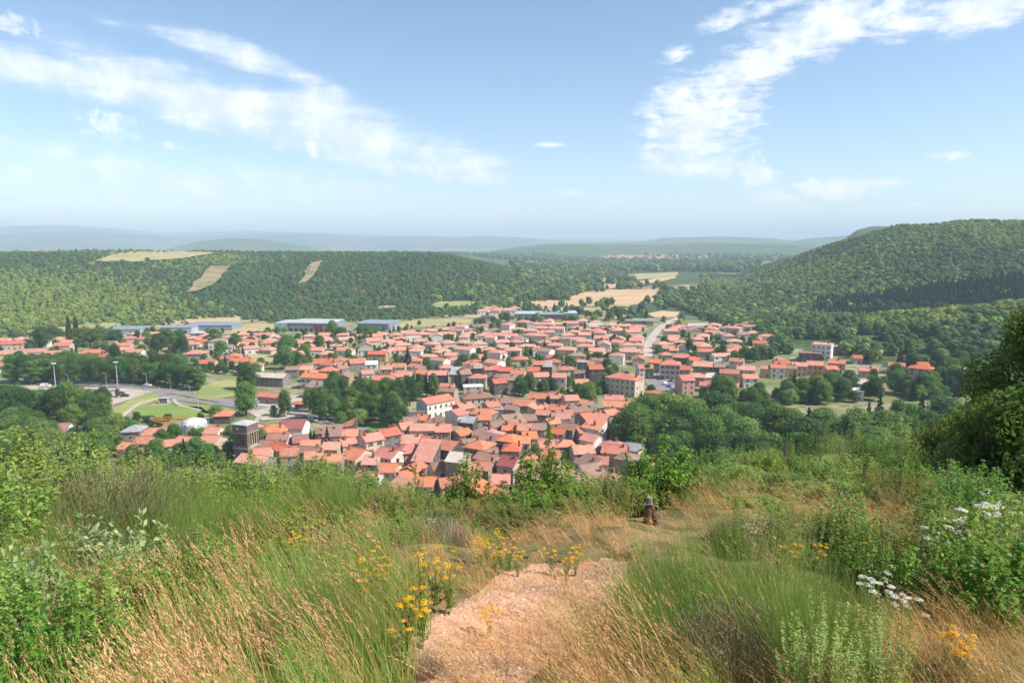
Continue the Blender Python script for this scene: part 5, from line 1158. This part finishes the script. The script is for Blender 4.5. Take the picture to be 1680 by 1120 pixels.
def ground_cover():
    g = scrub_tufts(); rng = np.random.default_rng(9)
    weeds = [weed('weed', M['leaf_shrub'], 110, .38, .35, .055, 1), weed('weed', M['leaf_olive'], 130, .42, .4, .04, 2), weed('weed', M['leaf_cherry'], 100, .34, .4, .06, 3), weed('weed', M['leaf_olive'], 150, .5, .5, .035, 4)]
    dry = g['dry_long']+g['dry_short']; grn = g['green_long']+g['green_short']
    DRY, GRN, WD = [], [], []
    BROOMZ = [(1010,960),(1060,880),(1180,850),(1330,850),(1440,900),(1470,1010),(1400,1080),(1200,1070),(1080,1040)]
    DRYA = [(680,1400),(740,1170),(810,1110),(900,1070),(970,1015),(1040,1040),(1120,1110),(1300,1120),(1460,1140),(1560,1400)]
    DRYB = [(1440,1120),(1460,1000),(1420,880),(1500,885),(1700,930),(1900,960),(1900,1400),(1540,1400)]
    DRYC = [(1160,800),(1300,770),(1640,790),(1660,890),(1500,885),(1420,880),(1330,850),(1180,850)]
    DRYD = [(210,1400),(250,1060),(330,1010),(520,1010),(640,1080),(690,1400)]
    DRYE = [(700,880),(780,845),(1000,850),(1130,830),(1200,840),(1060,890),(1000,925),(860,925),(790,965),(700,1030),(660,960)]
    def add(lst, x, y, k, s, tilt=.1):
        lst.append((x, y, float(G(x, y))-.02, rng.normal()*tilt, rng.normal()*tilt, rng.uniform(-.6, .6), s, k))
    N = 0; r = 1.75
    while r < 34:
        sp = .105+.018*r if r < 14 else .36+.05*(r-14)
        a0 = -43; n = int(math.radians(86)*r/sp)
        for i in range(n):
            a = math.radians(a0)+(i+rng.random())*sp/r; q = r+(rng.random()-.5)*sp; x, y = q*math.sin(a), q*math.cos(a); z = float(G(x, y))
            px, py = proj(x, y, z); f = rng.random(); s = rng.uniform(.75, 1.2)
            if px < -140 or px > 1830: continue
            path = inpoly(px, py, PATH)
            blob = math.sin(x*1.9+1)*math.sin(y*1.6+.4)+.5*math.sin(x*4.1)*math.sin(y*3.3)
            if path:
                if py < 1010: 
                    if f < .15+.2*(blob > .7): add(DRY, x, y, 4+rng.integers(3), s*.65)
                elif px > 740 and f < .34: add(DRY, x, y, 4+rng.integers(3), s*.8)
                elif f < .10: add(DRY, x, y, 4+rng.integers(3), s*.6)
                continue
            if 1035 < px < 1110 and 825 < py < 905: continue
            inb = inpoly(px, py, BROOMZ); s_f = 1 if r < 8 else .85
            if inb:
                if f < .10: add(GRN, x, y, 3+rng.integers(2), s)
                elif f < .16: add(WD, x, y, rng.integers(4), s*.6)
                elif f < .19: add(DRY, x, y, rng.integers(4), s*.8)
            elif inpoly(px, py, DRYA):
                sk = np.interp(px, [700, 820, 980, 1080, 1200], [.75, .62, .78, .78, .55])
                if f < (.36 if px > 960 else .20): add(DRY, x, y, rng.integers(4), s*sk)
                elif f < .60: add(DRY, x, y, 4+rng.integers(3), s*sk)
                elif f < .68: add(GRN, x, y, rng.integers(5), s*.8)
            elif inpoly(px, py, DRYB):
                if f < .10: add(DRY, x, y, rng.integers(4), s*.6)
                elif f < .72: add(DRY, x, y, 4+rng.integers(3), s)
                elif f < .80: add(GRN, x, y, 3+rng.integers(2), s*.8)
                elif f < .84: add(WD, x, y, rng.integers(4), s*.5)
            elif inpoly(px, py, DRYC):
                if f < .28: add(DRY, x, y, rng.integers(4), s*.75)
                elif f < .55: add(DRY, x, y, 4+rng.integers(3), s*1.3)
                elif f < .92: add(WD, x, y, rng.integers(4), s*.9)
            elif inpoly(px, py, DRYD):
                if blob > .1 and f < .42: add(DRY, x, y, rng.integers(4), s*.85)
                elif f < .07: add(DRY, x, y, rng.integers(4), s*.85)
                elif f < .80: add(GRN, x, y, rng.integers(5), s)
            elif inpoly(px, py, DRYE):
                if f < .45: add(DRY, x, y, 4+rng.integers(3), s*.8)
                elif f < .54: add(DRY, x, y, rng.integers(4), s*.5)
                elif f < .70: add(WD, x, y, rng.integers(4), s*.55)
                elif f < .78: add(GRN, x, y, 3+rng.integers(2), s*.8)
            elif r < 7:
                if f < .06+.20*(blob > .6): add(DRY, x, y, rng.integers(4), s*.85)
                elif f < .62: add(GRN, x, y, rng.integers(5), s)
                elif f < .80: add(WD, x, y, rng.integers(4), s*.8)
            else:
                if f < .06+.20*(blob > .6): add(DRY, x, y, rng.integers(4), s*.7)
                elif f < .30: add(GRN, x, y, rng.integers(5), s*.7)
                elif f < .90: add(WD, x, y, rng.integers(4), s*.9)
        r += sp*.9
    print('tufts', len(DRY), len(GRN), len(WD))
    scatter('dry_grass', dry, DRY, 'tall tan dry grass with seed heads swept by the wind', 'grass')
    scatter('green_grass', grn, GRN, 'fresh green grass on the near slope', 'grass')
    scatter('undergrowth', weeds, WD, 'low leafy weeds between the bushes', 'undergrowth')
ground_cover()

def branches(name, h, w, n, seed, mat, r=.02):
    rnd = random.Random(seed); mb = MB()
    for i in range(n):
        a = rnd.random()*6.28; k = rnd.uniform(.2, .75)
        mb.tube([(0,0,-.1),(math.cos(a)*w*.12, math.sin(a)*w*.12, h*.35),(math.cos(a)*w*.5*k, math.sin(a)*w*.5*k, h*rnd.uniform(.7, .95))], [r, r*.7, r*.25], 4)
    return mb.mesh(name, mat)
def shoots(n, h, w, seed, up=.9, leaf=.07, per=34, mat='leaf_shrub', droop=.2, aspect=.48, base=.25, drop_tip=0.0, spire=False):
    """foliage made of leafy shoots: leaves set along many curved twigs"""
    rng = np.random.default_rng(seed); V = []; Fq = []
    for i in range(n):
        a = rng.random()*6.28; rr = w/2*math.sqrt(rng.random()); top = h*(1-.45*(rr/(w/2))**2)*rng.uniform(.72, 1.04)
        if spire: rr = w/2*rng.random()**1.2*(0 if i < 5 else 1); a1 = 1; top = h*max(.3, 1-(rr/(w/2))**.8*.75)*rng.uniform(.85, 1.0)
        z0 = top*rng.uniform(.15, .5); p0 = np.array((math.cos(a)*rr*.55, math.sin(a)*rr*.55, z0)); p1 = np.array((math.cos(a)*rr, math.sin(a)*rr, top))
        out = np.array((math.cos(a), math.sin(a), 0))
        for k in range(per):
            f = rng.uniform(0, 1)**.8; c = p0+(p1-p0)*f+out*.08*w*math.sin(f*3)*.5+np.array((0, 0, -drop_tip*f*f)); b = rng.random()*6.28
            d = np.array((math.cos(b), math.sin(b), rng.uniform(-.4, .7)-droop)); d /= np.linalg.norm(d); sd = np.cross(d, rng.normal(size=3)*.4+np.array((0, 0, 1.))); sd /= np.linalg.norm(sd)
            L = leaf*rng.uniform(.6, 1.3)*(1.1-.35*f); c = c+d*L*.2; up_ = np.cross(sd, d)
            q = len(V); V += [c, c+d*L*.5+sd*L*aspect*.5+up_*.08*L, c+d*L, c+d*L*.5-sd*L*aspect*.5+up_*.08*L]; Fq.append((q, q+1, q+2, q+3))
    return npmesh('foliage', V, Fq, M[mat])
BUSH = {}
def sapling(seed, h=2.0, w=1.2):
    rng = np.random.default_rng(300+seed); V = []; Fq = []; mb = MB(); nb = 11
    for i in range(nb):
        a = i*2.4+rng.random(); R_ = (0.04 if i == 0 else w/2*rng.uniform(.35, 1.0)); top = h*(1.0 if i == 0 else rng.uniform(.42, .84)-.12*R_); z0 = h*(.0 if i < 3 else rng.uniform(.12, .4))
        P0 = np.array((0, 0, z0)); P1 = np.array((math.cos(a)*R_*.7, math.sin(a)*R_*.7, z0+(top-z0)*.55)); P2 = np.array((math.cos(a)*R_, math.sin(a)*R_, top))
        mb.tube([P0, (P0+P1)/2, P1, P2], [.022, .016, .010, .004], 4)
        for k in range(120 if i else 170):
            f = rng.uniform(.22, 1.0); c = P0*(1-f)**2+2*P1*f*(1-f)+P2*f*f+rng.normal(size=3)*.055*(1.25-f)*(1.6 if i else 1); b = rng.random()*6.28
            if math.sin(f*19+i*2) < -.35 and rng.random() < .8: continue
            d = np.array((math.cos(b), math.sin(b), rng.uniform(-1.3, .1))); d /= np.linalg.norm(d); sd = np.cross(d, rng.normal(size=3)*.5+np.array((0, 0, .6))); sd /= np.linalg.norm(sd); L = .115*rng.uniform(.55, 1.25)
            q = len(V); up_ = np.cross(sd, d); V += [c, c+d*L*.5+sd*L*.2+up_*.06*L, c+d*L, c+d*L*.5-sd*L*.2+up_*.06*L]; Fq.append((q, q+1, q+2, q+3))
    return npmesh('foliage', V, Fq, M['leaf_cherry']), mb.mesh('stem', M['bark'])
def bush_protos():
    B = BUSH
    B['leafy'] = [(shoots(75, 1.6, 1.6, 200+i, leaf=.085, per=60, mat='leaf_shrub'), branches('stem', 1.5, 1.4, 9, i, M['twig'])) for i in range(3)]
    B['bramble'] = [(shoots(60, 1.0, 1.5, 220+i, leaf=.075, per=56, mat='leaf_cherry', aspect=.6), branches('stem', .9, 1.4, 8, i+5, M['twig'], .012)) for i in range(2)]
    B['cherry'] = [sapling(i) for i in range(4)]
    B['olive'] = [(shoots(85, 1.3, 1.8, 230+i, leaf=.05, per=85, mat='leaf_olive', aspect=.5), branches('stem', 1.2, 1.6, 12, i+20, M['twig'], .014)) for i in range(3)]
    B['oakish'] = [(shoots(110, 1.8, 2.2, 240+i, leaf=.08, per=70, mat='leaf_mid', aspect=.6), branches('stem', 1.6, 1.8, 9, i+30, M['bark'])) for i in range(2)]
    B['silver'] = [(shoots(30, .9, 1.1, 250+i, leaf=.12, per=26, mat='leaf_silver', aspect=.5, droop=0), branches('stem', .85, 1.0, 8, i+40, M['twig'], .01)) for i in range(2)]
    B['heather'] = [(strands('foliage', M['heather'], 900, 260+i, (.5,1.0), .45, (0,0), .28, .2, .008, 4, head=(.9,.22,.016,8), headmat=M['heather'], splay=1.1), branches('stem', .8, 1.2, 12, i+50, M['twig'], .014)) for i in range(2)]
    B['broom'] = [(strands('foliage', M['broom'], 1500, 270+i, (.45,1.15), .34, (-.15,0), .22, .45, .0052, 5, head=(.12,.12,.006,6), headmat=M['heather'], splay=1.0), branches('stem', .8, .7, 10, i+60, M['twig'], .012)) for i in range(3)]
    B['dead'] = [(strands('foliage', M['dead'], 420, 280+i, (.4,.9), .16, (0,0), .2, .3, .008, 4, splay=.7), branches('stem', .7, .5, 10, i+70, M['dead'], .012)) for i in range(2)]
    B['feather'] = [(weed('foliage', M['feather'], 2600, .8, .9, .05, 290+i, 26, 0), branches('stem', .75, .7, 12, i+80, M['feather'], .008)) for i in range(2)]
    B['dims'] = dict(leafy=(1.6,1.6), bramble=(1.0,1.5), cherry=(2.0,1.2), olive=(1.3,1.8), oakish=(1.8,2.2), silver=(.9,1.1), heather=(1.05,1.5), broom=(1.12,1.5), dead=(.9,.75), feather=(.8,.9))
bush_protos()
BW = dict(leafy=('leafy_bush','bright green leafy bush','bush'), bramble=('bramble_bush','low green bramble bush','bush'), cherry=('cherry_sapling','green cherry sapling with drooping leaves','sapling'), olive=('olive_green_bush','fine leaved olive green bush','bush'),
  oakish=('dense_bush','dense mid green bush','bush'), silver=('silver_leaf_bush','pale silver leaved shrub','bush'), heather=('twiggy_bush','brown green twiggy bush','bush'), broom=('broom_bush','bright green broom bush of thin upright stems','bush'),
  dead=('dead_bush','dead pinkish brown twig bush','bush'), feather=('feathery_plant','pale feathery green plant','plant'))
def bush(kind, px, r, pytop, wpx, zone='near', rnd=random.Random(4), lab=None):
    p = pl(px, r, 780); d = ray(px, pytop); zt = ZC+d[2]/d[1]*p.y; h = max(.25, zt-p.z); w = wpx/FPX*p.length*0+wpx/FPX*r
    hb, wb = BUSH['dims'][kind]; f, s = rnd.choice(BUSH[kind]); nm, desc, cat = BW[kind]
    o = empty(nm, (p.x, p.y, p.z-.03), rnd.uniform(-.5, .5) if kind in ('broom',) else rnd.uniform(0, 6.28), (w/wb, w/wb, h/hb)); link('foliage', f, o); link('stem', s, o)
    tag(o, lab, cat)
    if not lab: LABELQ.append([o, desc, zone, h*.6])
    return o
def foreground():
    rnd = random.Random(21)
    L = [('leafy',18,11,690,170),('leafy',110,12,698,130),('leafy',60,10,735,150),('leafy',205,13,716,110),('cherry',160,13,672,50),('leafy',285,14,733,80),('leafy',240,12,742,110),('leafy',-30,9,712,150),('leafy',150,10.5,748,130),
     ('leafy',345,13.5,737,90),('cherry',415,14,716,50),('leafy',395,13,742,100),('leafy',480,14,738,70),('leafy',452,14,744,50),('leafy',560,14,752,110),('leafy',605,13,766,100),('leafy',645,13.5,776,80),('cherry',520,14,730,40),('leafy',520,13,748,100),('leafy',320,12,752,100),('leafy',440,12.5,756,100),
     ('cherry',900,13,676,90),('cherry',868,12.6,738,110),('leafy',942,13,750,90),('bramble',915,12.4,764,110),('cherry',765,13.2,724,58),('bramble',745,13.2,776,80),('cherry',682,14.5,744,30),('cherry',1085,13.6,686,110),('cherry',1055,13.4,716,70),('cherry',1118,13.8,716,70),('leafy',1010,13.6,756,90),('bramble',975,13.2,762,90),('leafy',1040,12.8,768,80),
     ('cherry',800,13,778,70),('cherry',620,14.6,752,34),('bramble',700,13.5,790,60),('bramble',1050,13.2,768,120),('bramble',930,11.8,792,130),('bramble',850,11.6,796,110),
     ('olive',600,10.8,800,130),('olive',690,11.3,800,130),('olive',770,11,812,120),('olive',840,10.6,826,110),('olive',1005,12.2,772,110),('olive',960,11.6,806,110),('olive',560,11.5,775,120),('olive',640,11,795,110),('olive',480,11.5,782,110),('olive',1095,13.3,786,90),('olive',890,10.2,838,120),('bramble',730,10.4,832,110),
     ('bramble',410,10.5,800,120),('bramble',660,9.6,842,120),('bramble',560,9.3,838,120),('bramble',470,9.3,832,110),('olive',370,9.2,826,120),('olive',780,9.6,858,90),('olive',620,8.4,868,110),
     ('broom',25,9,788,130),('broom',100,10.2,762,100),('broom',245,10.2,768,110),('broom',300,9.8,772,110),('broom',355,9.4,776,120),('broom',400,8.8,808,110),('broom',530,10.6,768,90),('broom',590,7.2,868,90),('broom',560,10.2,790,90),
     ('broom',1140,5.7,872,170),('broom',1230,5.2,858,180),('broom',1085,5.5,905,120),('broom',1320,4.9,885,170),('broom',1170,4.6,925,210),('broom',1400,4.6,915,120),('broom',1270,4.5,930,180),('broom',1205,8.6,816,80),
     ('broom',545,4.6,905,180),('broom',600,4.2,950,130),('broom',500,4.4,940,120),('broom',150,5.6,880,90),('broom',40,6.6,830,110),
     ('heather',175,9.3,766,150),('broom',240,8.8,786,130),('broom',130,9.0,792,110),('broom',440,9.6,796,100),('broom',300,8.6,808,110),('heather',700,8.8,850,80),
     ('silver',120,7,826,120),('silver',180,6.5,846,110),('silver',225,7.2,838,90),('silver',20,5.6,866,90),('leafy',20,5,890,160),('bramble',70,4.5,950,170),('leafy',125,4.8,935,150),('bramble',190,5.4,895,150),('bramble',5,4.1,985,160),('bramble',250,6.0,880,140),('bramble',340,6.6,870,120),('olive',290,7.4,850,130),
     ('dead',745,8.4,848,60),('dead',700,3.9,1050,60),('heather',1230,4.0,1000,160),('broom',1060,5.0,940,120),('broom',1110,4.4,960,150),('broom',1350,4.2,940,150),
     ('feather',1390,3.7,985,130),('feather',1470,3.9,1000,110),('feather',1335,3.6,1020,100),('olive',1400,3.5,1050,150),
     ('olive',1250,8.5,806,110),('olive',1330,8.2,812,120),('leafy',1400,8.6,800,110),('olive',1460,8.0,826,120),('olive',1290,7.0,846,90),('bramble',1430,7.0,856,100),('oakish',1640,10,768,170),('oakish',1590,12,742,120),('leafy',1560,9,800,110),('bramble',1620,7.5,826,170),('bramble',1690,6.5,850,190),('olive',1500,8,842,150),('leafy',1660,8.2,796,110),('bramble',1550,6.8,868,120)]
    for k, px, r, pt, w in L: bush(k, px, r, pt-(0 if k == 'cherry' else -10 if 600 < px < 1050 and r > 9 else 6 if 270 < px < 1130 and r > 9 else 0), w*1.12, rnd=rnd)
    # bushes of the right slope, further down
    rows = [(18,1130,1600,7,(752,800),(60,110)),(26,1120,1640,8,(740,775),(60,100)),(38,1120,1640,9,(722,765),(55,90)),(56,1140,1640,10,(715,748),(45,80)),(80,1180,1640,10,(700,735),(45,70)),(14.5,1200,1600,5,(775,815),(90,130))]
    for r, x0, x1, n, yt, w in rows:
        for i in range(n):
            px = x0+(x1-x0)*(i+.5)/n+rnd.uniform(-15, 15); rr = r*rnd.uniform(.88, 1.15)
            lift = np.interp(px, [1100,1250,1400,1600], [10,5,-15,-50])
            bush(rnd.choice(('olive','leafy','olive','oakish','oakish','leafy','bramble') if r < 50 else ('oakish','oakish','olive','leafy')), px, rr, rnd.uniform(*yt)+lift, rnd.uniform(*w)*1.15, 'slope', rnd=rnd)
foreground()
def big_tree():
    rnd = random.Random(8)
    for (px, r, pyt, h, w, seed, lab) in ((1722, 24, 486, 0, 4.9, 1, 'large dark leafy oak at the right edge, tallest of the near trees'), (1648, 27, 655, 0, 3.0, 2, 'smaller dark oak left of the large one at the edge'), (1705, 20, 620, 0, 3.6, 3, 'dark oak below the large one, cut by the right edge'), (1592, 33, 680, 0, 3.6, 4, 'dense round oak left of the dark oaks on the slope')):
        p = pl(px, r); d = ray(px, pyt); zt = ZC+d[2]/d[1]*p.y; h = zt-p.z
        o = empty('oak_tree', (p.x, p.y, p.z-.1), 0); bl = [(q[0]*1.15, q[1]*1.15, q[2], q[3]*rnd.uniform(.55, 1.0), q[4]*rnd.uniform(.6, .95)) for q in crown_blobs(rnd, h, w, 30, .12)]
        link('crown', leafcloud('crown', bl, 30000 if seed == 1 else 16000, .075, M['leaf_oak'], seed=seed, core=.42, inner=.45, aspect=1.0), o)
        link('trunk', trunk_mesh('trunk', h, .17, rnd, 7, w*.35), o); tag(o, lab, 'tree', 'oaks on the right')
big_tree()
def post():
    p = pl(1072, 11.6); o = empty('wooden_post', (p.x, p.y, p.z), 0, (.78, .78, .84)); tag(o, 'weathered forked wooden post with ropes of bark beside the path', 'post')
    k = 1/FPX*11.6
    m = MB(); m.tube([(-.09,0,-.15),(-.07,0,.16),(-.05,0,.34),(-.03,0,.46)], [.075,.085,.095,.08], 9); m.tube([(.16,-.02,-.15),(.1,0,.12),(.0,0,.34),(-.02,0,.44)], [.06,.065,.07,.06], 9); m.build('trunk', M['wood'], o)
    m = MB(); m.tube([(-.04,0,.44),(-.035,0,.58)], [.075,.07], 9); m.build('cap', M['wall_grey'], o)
    m = MB(); m.tube([(-.34,-.05,.36),(-.22,-.08,.44),(-.03,-.10,.46),(.14,-.07,.40),(.2,-.03,.28)], [.008,.016,.02,.018,.012], 6); m.tube([(.18,-.06,.30),(.16,-.09,.16),(.05,-.10,.14)], [.012,.018,.01], 6); m.build('branch', M['twig'], o)
    p = pl(1232, 9.6); o = empty('twig_pile', (p.x, p.y, p.z)); tag(o, 'mound of grey pink dead twigs on the bank', 'twigs')
    rnd = random.Random(3); m = MB()
    for i in range(420):
        a = rnd.random()*6.28; r = .42*math.sqrt(rnd.random()); z = .42*(1-(r/.45)**2)*rnd.uniform(.3, 1); b = rnd.random()*6.28; l = rnd.uniform(.12, .3)
        c = Vector((math.cos(a)*r*1.3, math.sin(a)*r, z)); d = Vector((math.cos(b), math.sin(b), rnd.uniform(-.35, .35)))*l; m.bar(c-d/2, c+d/2, .012)
    m.build('twigs', M['dead'], o)
    m = MB(); m.tube([(0,0,-.3),(0,0,0),(0,0,.2),(0,0,.33)], [.62,.56,.40,.12], 14); m.build('mound', M['soil'], o)
M['soil'] = simple('soil', (.42,.27,.2), (.3,.19,.14), 6, .95, .1)
post()

# ------------------------------------------------------------------ flowers
def flower_proto(kind, seed):
    rnd = random.Random(seed); h = dict(yellow=.62, white=.6, pink=.5)[kind]; heads = dict(yellow=9, white=7, pink=4)[kind]; pet = M['petal_'+kind]; o = empty('x', (0,0,0))
    sm = MB(); tips = []
    for i in range(heads):
        a = rnd.random()*6.28; rr = rnd.uniform(.04, .20); t_ = Vector((math.cos(a)*rr-.05, math.sin(a)*rr, h*rnd.uniform(.72, 1.05)))
        sm.tube([(0,0,-.05), (t_.x*.35, t_.y*.35, t_.z*.55), t_], [.006,.0045,.003], 4); tips.append(t_)
    st = sm.mesh('stem', M['broom']); lf = weed('leaves', M['leaf_olive'], 70, h*.75, .28, .07, seed, 5, .1); hd = []
    for q in range(2):
        V = []; Fq = []; rng = np.random.default_rng(seed+q)
        n = dict(yellow=60, white=90, pink=40)[kind]; R_ = dict(yellow=.040, white=.055, pink=.022)[kind]
        for i in range(n):
            a = rng.random()*6.28; r = R_*math.sqrt(rng.random()); c = np.array((math.cos(a)*r, math.sin(a)*r, .018*(1-(r/R_)**2)+rng.normal()*.003)); nn = np.array((math.cos(a)*r*8, math.sin(a)*r*8, 1.0))+rng.normal(size=3)*.35
            u = np.cross(nn, rng.normal(size=3)); u /= np.linalg.norm(u); v = np.cross(nn, u); v /= np.linalg.norm(v); s = .0075
            k = len(V); V += [c-u*s, c+v*s, c+u*s, c-v*s]; Fq.append((k, k+1, k+2, k+3))
        hd.append(npmesh('flower_head', V, Fq, pet))
    bpy.data.objects.remove(o); return st, lf, hd, tips
FP = {k: [flower_proto(k, 30+i*3+len(k)) for i in range(2)] for k in ('yellow', 'white', 'pink')}
def flower(kind, px, py, hpx, rnd, lab=None, zone='near', hs=1.0):
    """py is the flower's top; the plant stands on the ground below it"""
    h = hpx*.72; best = None
    for r in np.geomspace(2.6, 20, 160):      # ground distance where a plant of height h reaches that pixel
        p = pl(px, r, 880); q = proj(p.x, p.y, p.z+h)
        if best is None or abs(q[1]-py) < best[0]: best = (abs(q[1]-py), p)
    p = best[1]; st, lf, hd, tips = rnd.choice(FP[kind]); h0 = dict(yellow=.62, white=.6, pink=.5)[kind]; s = h/h0
    o = empty(dict(yellow='ragwort_plant', white='yarrow_plant', pink='clover_plant')[kind], p, rnd.uniform(0, 6.28), (s, s, s)); link('stem', st, o); link('leaves', lf, o)
    for t_ in tips:
        f = link('flower_head', rnd.choice(hd), o); f.location = t_; k = hs*rnd.uniform(.8, 1.25)/s; f.scale = (k, k, k)
    tag(o, None, 'flower'); LABELQ.append([o, dict(yellow='yellow flowering ragwort', white='white flowering yarrow', pink='pale pink flowers')[kind], zone, .3])
def flowers():
    rnd = random.Random(17)
    for px, py, h in ((690,912,.6),(712,916,.62),(735,922,.6),(665,965,.55),(690,985,.5),(655,1000,.6),(800,880,.5),(820,874,.55),(835,885,.5),(812,900,.45),(785,892,.5),(850,905,.4),(905,902,.45),(930,908,.45),(945,900,.45),
                      (612,905,.6),(620,925,.55),(600,945,.5),(250,915,.6),(240,925,.55),(490,878,.6),(478,888,.55),(365,905,.6),(1330,862,.7),(1390,874,.72),(1420,892,.66),(1298,892,.6),(1345,897,.5),(1140,768,.6),(1130,775,.5),(1362,1020,.5),(1570,1030,.35),(1590,1045,.35),(1600,1060,.3),(1412,925,.5),(800,1005,.3),(440,880,.5),(1195,800,.4),(1262,802,.4)):
        flower('yellow', px, py, h, rnd, hs=.52)
    for px, py, h in ((1600,826,1.2),(1620,818,1.2),(1640,812,1.25),(1660,826,1.2),(1672,842,1.15),(1625,840,1.15),(1605,846,1.1),(1650,848,1.15),(1545,874,.95),(1565,870,.95),(1580,878,.9),(1530,892,.85),(1440,924,.55),(1450,918,.6),(1462,932,.55),(1436,946,.5),(1472,945,.5),(1445,962,.5),(1490,975,.4),(1502,985,.4),(1560,922,.3),(1556,942,.25),
                      (710,848,.4),(705,865,.4),(630,842,.4),(712,838,.45),(212,935,.4),(245,942,.4),(268,952,.4),(590,842,.4),(820,832,.4),(840,828,.4)):
        flower('white', px, py, h, rnd, hs=1.0 if h > 1 else .8 if h > .8 else .5)
    for px, py, h in ((20,862,.6),(12,870,.6),(62,888,.6),(65,898,.55),(5,895,.55),(122,938,.4),(8,1020,.4)): flower('pink', px, py, h, rnd)
flowers()
def pebbles():
    rng = np.random.default_rng(4); ms = []
    for q in range(3):
        ico = [(0,0,-1),(.72,-.53,-.45),(-.28,-.85,-.45),(-.89,0,-.45),(-.28,.85,-.45),(.72,.53,-.45),(.28,-.85,.45),(-.72,-.53,.45),(-.72,.53,.45),(.28,.85,.45),(.89,0,.45),(0,0,1)]
        tri = [(0,1,2),(1,0,5),(0,2,3),(0,3,4),(0,4,5),(1,5,10),(2,1,6),(3,2,7),(4,3,8),(5,4,9),(1,10,6),(2,6,7),(3,7,8),(4,8,9),(5,9,10),(6,10,11),(7,6,11),(8,7,11),(9,8,11),(10,9,11)]
        mb = MB(); mb.add([(a*rng.uniform(.8, 1.3), b*rng.uniform(.7, 1.1), c*rng.uniform(.4, .6)) for a, b, c in ico], tri); ms.append(mb.mesh('pebble', M['pebble']))
    P = []
    while len(P) < 1500:
        a = math.radians(rng.uniform(-10, 16)); r = rng.uniform(2.6, 12); x, y = r*math.sin(a), r*math.cos(a); z = float(G(x, y)); px, py = proj(x, y, z)
        if inpoly(px, py, PATH): P.append((x, y, z, 0, 0, rng.random()*6.28, abs(rng.normal())*.011+.004, rng.integers(3)))
    scatter('path_pebbles', ms, P, 'small stones and crumbs of earth on the sandy path', 'pebbles')
M['pebble'] = simple('pebble', (.56,.37,.27), (.38,.25,.19), 3, .95, .1, .3)
pebbles()
# ------------------------------------------------------------------ labels: look, then place among its neighbours
ZN = dict(old='old town', market='quarter by the square', right='right hand hamlet', church='roofs by the church', west='western houses', suburb='far suburb', park='park', square='pale square', gap='old town gardens', road='roadside',
     field='little field', lawn='lower lawn', carpark='car park', belt='belt above road', hedge='long hedge', ravine='wood on right', near='near slope', slope='right slope')
ZN['left wood'] = 'wood below car park'; ZN['garden'] = 'gardens'
ZG = dict(old='houses of the old town', market='houses by the square', right='houses of the right hamlet', church='houses by the church', west='houses of the west side', suburb='things of the far suburb', ravine='trees of the right wood', belt='trees of the roadside belt', near='plants of the near slope', slope='bushes of the right slope')
ORD = ['', 'first', 'second', 'third', 'fourth', 'fifth', 'sixth', 'seventh', 'eighth', 'ninth', 'tenth', 'eleventh', 'twelfth', 'thirteenth', 'fourteenth', 'fifteenth', 'sixteenth']
def finish_labels():
    groups = {}
    for q in LABELQ:
        o = q[0]; px, py = proj(o.location.x, o.location.y, o.location.z+q[3]); groups.setdefault((q[2], q[1]), []).append((py, px, o))
    for (zone, desc), L in groups.items():
        L.sort(key=lambda a: -a[0]); n = len(L); zn = ZN.get(zone, zone)
        nrow = 1 if n <= 4 else max(1, round(math.sqrt(n/2.2))); per = math.ceil(n/nrow); rows = [L[i:i+per] for i in range(0, n, per)]
        for ri, row in enumerate(rows):
            row.sort(key=lambda a: a[1])
            for k, (py, px, o) in enumerate(row):
                if n == 1: lab = '%s in the %s' % (desc, zn)
                else:
                    m = len(row); side = ('leftmost' if k == 0 else 'rightmost' if k == m-1 else (ORD[k+1]+' from left')) if m > 1 else ''
                    rw = '' if len(rows) == 1 else ('nearest row' if ri == 0 else 'farthest row' if ri == len(rows)-1 else ORD[ri+1]+' row')
                    lab = desc+', '+', '.join([s for s in (side, rw) if s])+' of '+zn
                w = lab.split()
                if len(w) > 16: lab = lab.replace(' with drooping leaves', '').replace(' of thin upright stems', '')
                o['label'] = lab; o['group'] = ZG.get(zone, 'things of the '+zn)
        if n == 1 and 'group' in L[0][2]: pass
finish_labels()
